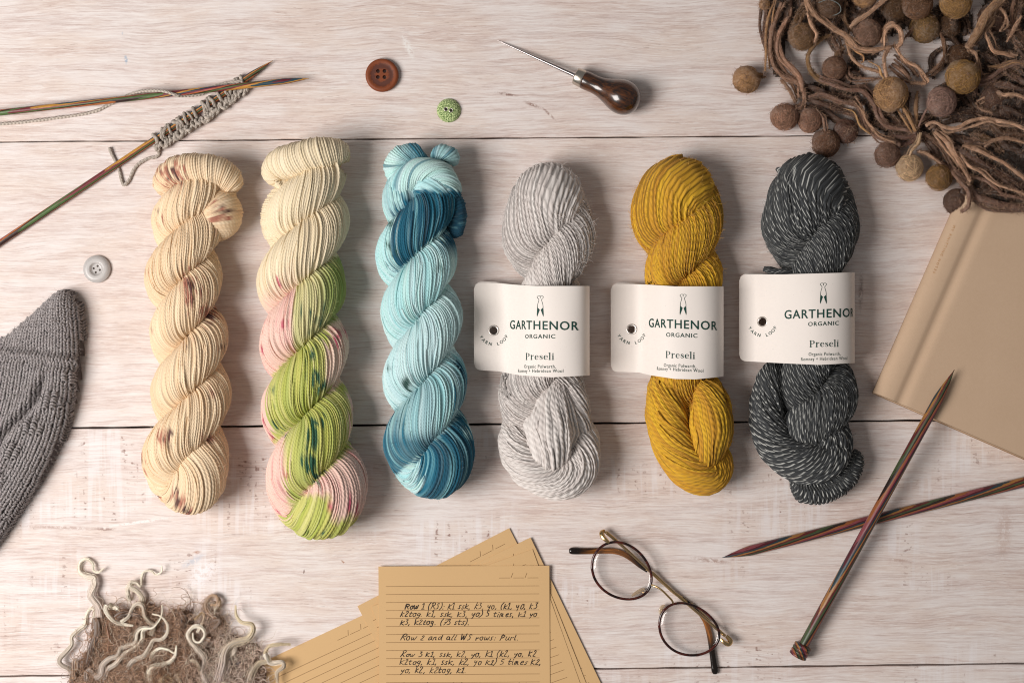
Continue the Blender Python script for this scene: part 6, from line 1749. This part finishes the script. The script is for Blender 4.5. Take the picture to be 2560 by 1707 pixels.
locks = [
 ([(460, 640), (440, 520), (370, 410), (400, 320), (400, 240), (330, 220), (268, 180), (270, 100), (330, 65), (385, 110), (390, 170), (440, 190), (490, 150)], 62, 10, GRYB, BLOND, 12),
 ([(190, 1290), (190, 1130), (90, 1060), (80, 1010), (150, 930), (190, 870), (190, 800), (260, 730), (310, 690), (330, 590), (370, 530), (400, 560), (380, 660)], 34, 14, C(130, 106, 92), BLOND, 7),
 ([(400, 1190), (460, 1150), (480, 1070), (540, 1010), (620, 980), (650, 910), (720, 880), (790, 850), (810, 760), (860, 720), (950, 715), (1020, 640), (1045, 560), (1040, 500)], 44, 10, C(190, 172, 160), BLOND, 40),
 ([(470, 1290), (520, 1120), (600, 1060), (660, 990), (720, 940), (780, 900), (850, 830), (860, 750), (900, 720)], 40, 22, C(176, 158, 148), BLOND, 36),
 ([(610, 1260), (700, 1170), (730, 1080), (780, 1020), (870, 980), (920, 900), (960, 830), (1040, 820), (1090, 760), (1090, 680), (1030, 610), (950, 585)], 42, 8, C(196, 180, 168), BLOND, 42),
 ([(520, 500), (510, 540), (545, 610), (600, 660), (680, 680), (770, 695)], 30, 16, BLOND, BLOND, 34), ([(540, 500), (600, 520), (650, 560)], 46, 14, C(234, 224, 204), BLOND, 26),
 ([(650, 660), (720, 610), (760, 530), (810, 488), (860, 510), (880, 600), (930, 660), (970, 700), (940, 790)], 22, 34, BLOND, C(200, 184, 164), 34),
 ([(760, 520), (850, 480), (855, 420), (800, 360), (750, 330), (745, 285), (800, 285), (840, 320), (852, 230), (880, 180), (940, 180), (985, 215), (1040, 185), (1040, 125)], 40, 8, C(206, 192, 170), BLOND, 16), ([(740, 460), (720, 390), (730, 320), (780, 290)], 40, 24, C(206, 192, 172), BLOND, 12),
 ([(850, 1290), (880, 1130), (930, 1060), (950, 960), (1020, 910), (1100, 920), (1160, 950), (1180, 880)], 32, 8, C(210, 196, 168), BLOND, 48),
 ([(980, 1290), (930, 1190), (935, 1110), (1020, 1070), (1110, 1040), (1165, 980), (1180, 900)], 66, 8, C(226, 214, 190), BLOND, 52),
 ([(1500, 1290), (1420, 1130), (1445, 1020), (1380, 920), (1310, 840), (1290, 770), (1350, 705), (1420, 720), (1448, 780), (1400, 850), (1345, 830), (1335, 760)], 56, 10, C(190, 172, 164), BLOND, 34),
 ([(1370, 760), (1410, 690), (1440, 620), (1420, 580), (1350, 640)], 14, 14, BLOND, C(200, 170, 130), 30),
 ([(1585, 1240), (1620, 1080), (1640, 960), (1690, 880), (1780, 840), (1860, 815), (1910, 740), (1890, 680), (1800, 660), (1750, 600), (1740, 500)], 84, 10, C(184, 166, 162), C(228, 212, 180), 34),
 ([(1660, 1170), (1680, 1060), (1710, 980), (1750, 900)], 44, 40, C(190, 174, 170), C(220, 206, 190), 26),
 ([(1850, 1270), (1900, 1130), (1960, 1050), (2040, 1020), (2020, 960), (2060, 890), (2150, 870), (2265, 872)], 50, 12, C(190, 174, 158), C(220, 202, 170), 26),
 ([(2020, 960), (2070, 1050), (2180, 1040), (2195, 1090), (2130, 1140), (2140, 1260)], 40, 22, BLOND, C(206, 190, 168), 22),
 ([(1220, 1240), (1190, 1160), (1240, 1100), (1300, 1030), (1360, 1030), (1400, 1100), (1380, 1190)], 30, 20, C(206, 188, 164), C(190, 172, 150), 46),
 ([(1500, 830), (1440, 800), (1560, 700), (1590, 640), (1520, 650), (1440, 700)], 26, 12, C(158, 128, 104), C(140, 112, 92), 26), ([(1560, 620), (1490, 580), (1460, 500), (1510, 410), (1570, 430), (1560, 495), (1500, 500)], 40, 12, C(150, 116, 92), C(190, 158, 128), 16), ([(1480, 640), (1540, 560), (1590, 470), (1550, 400)], 60, 16, C(150, 118, 94), C(196, 168, 140), 12),
 ([(330, 1220), (325, 1140), (360, 1110), (390, 1160), (370, 1230)], 26, 26, C(176, 158, 146), C(160, 140, 126), 30), ([(1040, 1280), (1045, 1195), (1100, 1180), (1140, 1220), (1120, 1290)], 34, 34, C(214, 190, 150), C(214, 190, 150), 56), ([(210, 1200), (205, 1060), (225, 1010), (240, 1080), (225, 1180)], 26, 14, C(168, 136, 110), C(168, 136, 110), 14),
 ([(530, 940), (540, 820), (520, 700), (540, 640)], 14, 12, C(176, 128, 96), C(176, 128, 96), 28), ([(1700, 1290), (1740, 1190), (1730, 1100), (1780, 1040)], 40, 22, C(150, 138, 138), C(120, 108, 108), 22), ([(420, 620), (430, 760), (380, 880), (350, 1010), (310, 1120)], 60, 44, C(140, 116, 98), C(112, 88, 74), 12), ([(1230, 560), (1260, 640), (1230, 720)], 60, 50, C(132, 106, 88), C(120, 96, 80), 24), ([(600, 620), (700, 580), (800, 600), (880, 660)], 60, 44, C(120, 92, 74), C(110, 86, 70), 24)]
for pts, w0, w1, ca, cb, z in locks:
    P = np.array([g(x, y) + (z,) for x, y in pts], float)
    P = spline(P, step=5.0)
    n = len(P)
    t = np.linspace(0, 1, n)
    wd = (w0 + (w1 - w0) * t ** 1.3) / 3.794 / 2 * 0.84
    P[:, 2] = z * 0.7 + 9.0 * np.clip((P[:, 1] - 1530) / 60, 0, 1) + wd * 0.8 + 5 * np.sin(t * 9 + rng.rand() * 6)
    T = np.gradient(P[:, :2], axis=0); T /= np.linalg.norm(T, axis=1)[:, None] + 1e-9
    Nn = np.stack([-T[:, 1], T[:, 0]], 1)
    cc = lerp(np.broadcast_to(ca, (n, 3)), cb, np.clip(t * 1.5, 0, 1))
    # finer strands that make up the lock, each ending at its own point
    ks = int(np.clip(max(w0, w1) / 11, 1, 5))
    K = 7
    th = np.linspace(0, 2 * math.pi, K, endpoint=False)
    LV, LF, LD, LS_ = [], [], [], []
    for j in range(ks):
        o_j = 0.0 if ks == 1 else (j / (ks - 1) - 0.5) * 1.5
        tip_ = int(n * rng.uniform(0.72, 1.0)) if j else n
        beg_ = int(n * rng.uniform(0.0, 0.12))
        if tip_ - beg_ < 8: continue
        drift = np.interp(t, np.linspace(0, 1, 6), rng.randn(6) * 0.28)
        A = P.copy(); A[:, :2] += Nn * ((o_j + drift) * wd)[:, None]
        A[:, 2] += (1 - abs(o_j)) * wd * 0.6 + rng.rand()
        A = U(A)[beg_:tip_]; nn2 = len(A)
        ta2 = np.linspace(0, 1, nn2)
        rr2 = np.maximum(wd[beg_:tip_] * (0.9 if ks == 1 else 1.25 / ks + 0.12) * np.clip((1 - ta2) * 5, 0.15, 1) ** 0.6, 0.35)
        T3, N3, B3 = frames(A)
        rw2 = rr2[:, None] * (1 + 0.10 * noise1(nn2, 9, K))
        V = A[:, None, :3] + rw2[..., None] * (np.cos(th)[None, :, None] * N3[:, None] * 0.8 + np.sin(th)[None, :, None] * B3[:, None])
        LF.append(grid_faces(nn2, K) + sum(len(v) for v in LV)); LV.append(V.reshape(-1, 3))
        LD.append(np.repeat(cc[beg_:tip_] * rng.uniform(0.82, 1.0), K, 0))
        LS_.append(np.stack([np.tile(th / 6.283, nn2), np.repeat(np.arange(nn2) * 5.0, K), np.full(nn2 * K, j * 2.7)], 1))
    core = sub(mesh_obj('wool_lock', W(np.vstack(LV), 0.0), np.vstack(LF), M_LOCK, fl, True, {'dye': np.clip(np.vstack(LD), 0, 1), 'strand': np.vstack(LS_)}), fl)
    # its fibres, gathered in a few finer strands that wave together
    nsub = int(np.clip(max(w0, w1) / 9, 2, 7))
    nf = int(22 + max(w0, w1) * 0.9)
    so = np.linspace(-0.8, 0.8, nsub)[rng.randint(0, nsub, nf)]
    wave = np.stack([np.interp(t, np.linspace(0, 1, 7), rng.randn(7) * 0.22) for _ in range(nsub)])
    si = np.searchsorted(np.linspace(-0.8, 0.8, nsub) - 1e-6, so) - 1
    out = np.zeros((nf, n, 3)); dd = np.zeros((nf, n, 3))
    rw = smooth1(rng.randn(n, nf), 9).T
    lat = so[:, None] + rng.randn(nf, 1) * 0.11 + wave[si] + rw * 0.16
    lat = np.where(rng.rand(nf, 1) < 0.28, lat * 1.7 + smooth1(rng.randn(n, nf), 11).T * 0.8, lat)
    hgt = np.sqrt(np.clip(1 - np.clip(lat, -1, 1) ** 2, 0, 1)) * (0.5 + 0.6 * rng.rand(nf, 1)) + 0.5 * (hashv(si, 3.0)[:, None] - 0.5)
    o_ = lat * wd[None]
    out[..., 0] = P[:, 0] + Nn[:, 0] * o_; out[..., 1] = P[:, 1] + Nn[:, 1] * o_
    out[..., 2] = np.maximum(P[:, 2] + hgt * wd * 0.9 + rng.rand(nf, 1) * 0.8, 0.6)
    dd[:] = np.clip(cc[None] * (0.7 + 0.5 * rng.rand(nf, 1, 1)), 0, 1)
    h_ = dyed_hair('lock_fibres', U(out), 0.45, dd, fl, 0.0)
    h_.parent = core
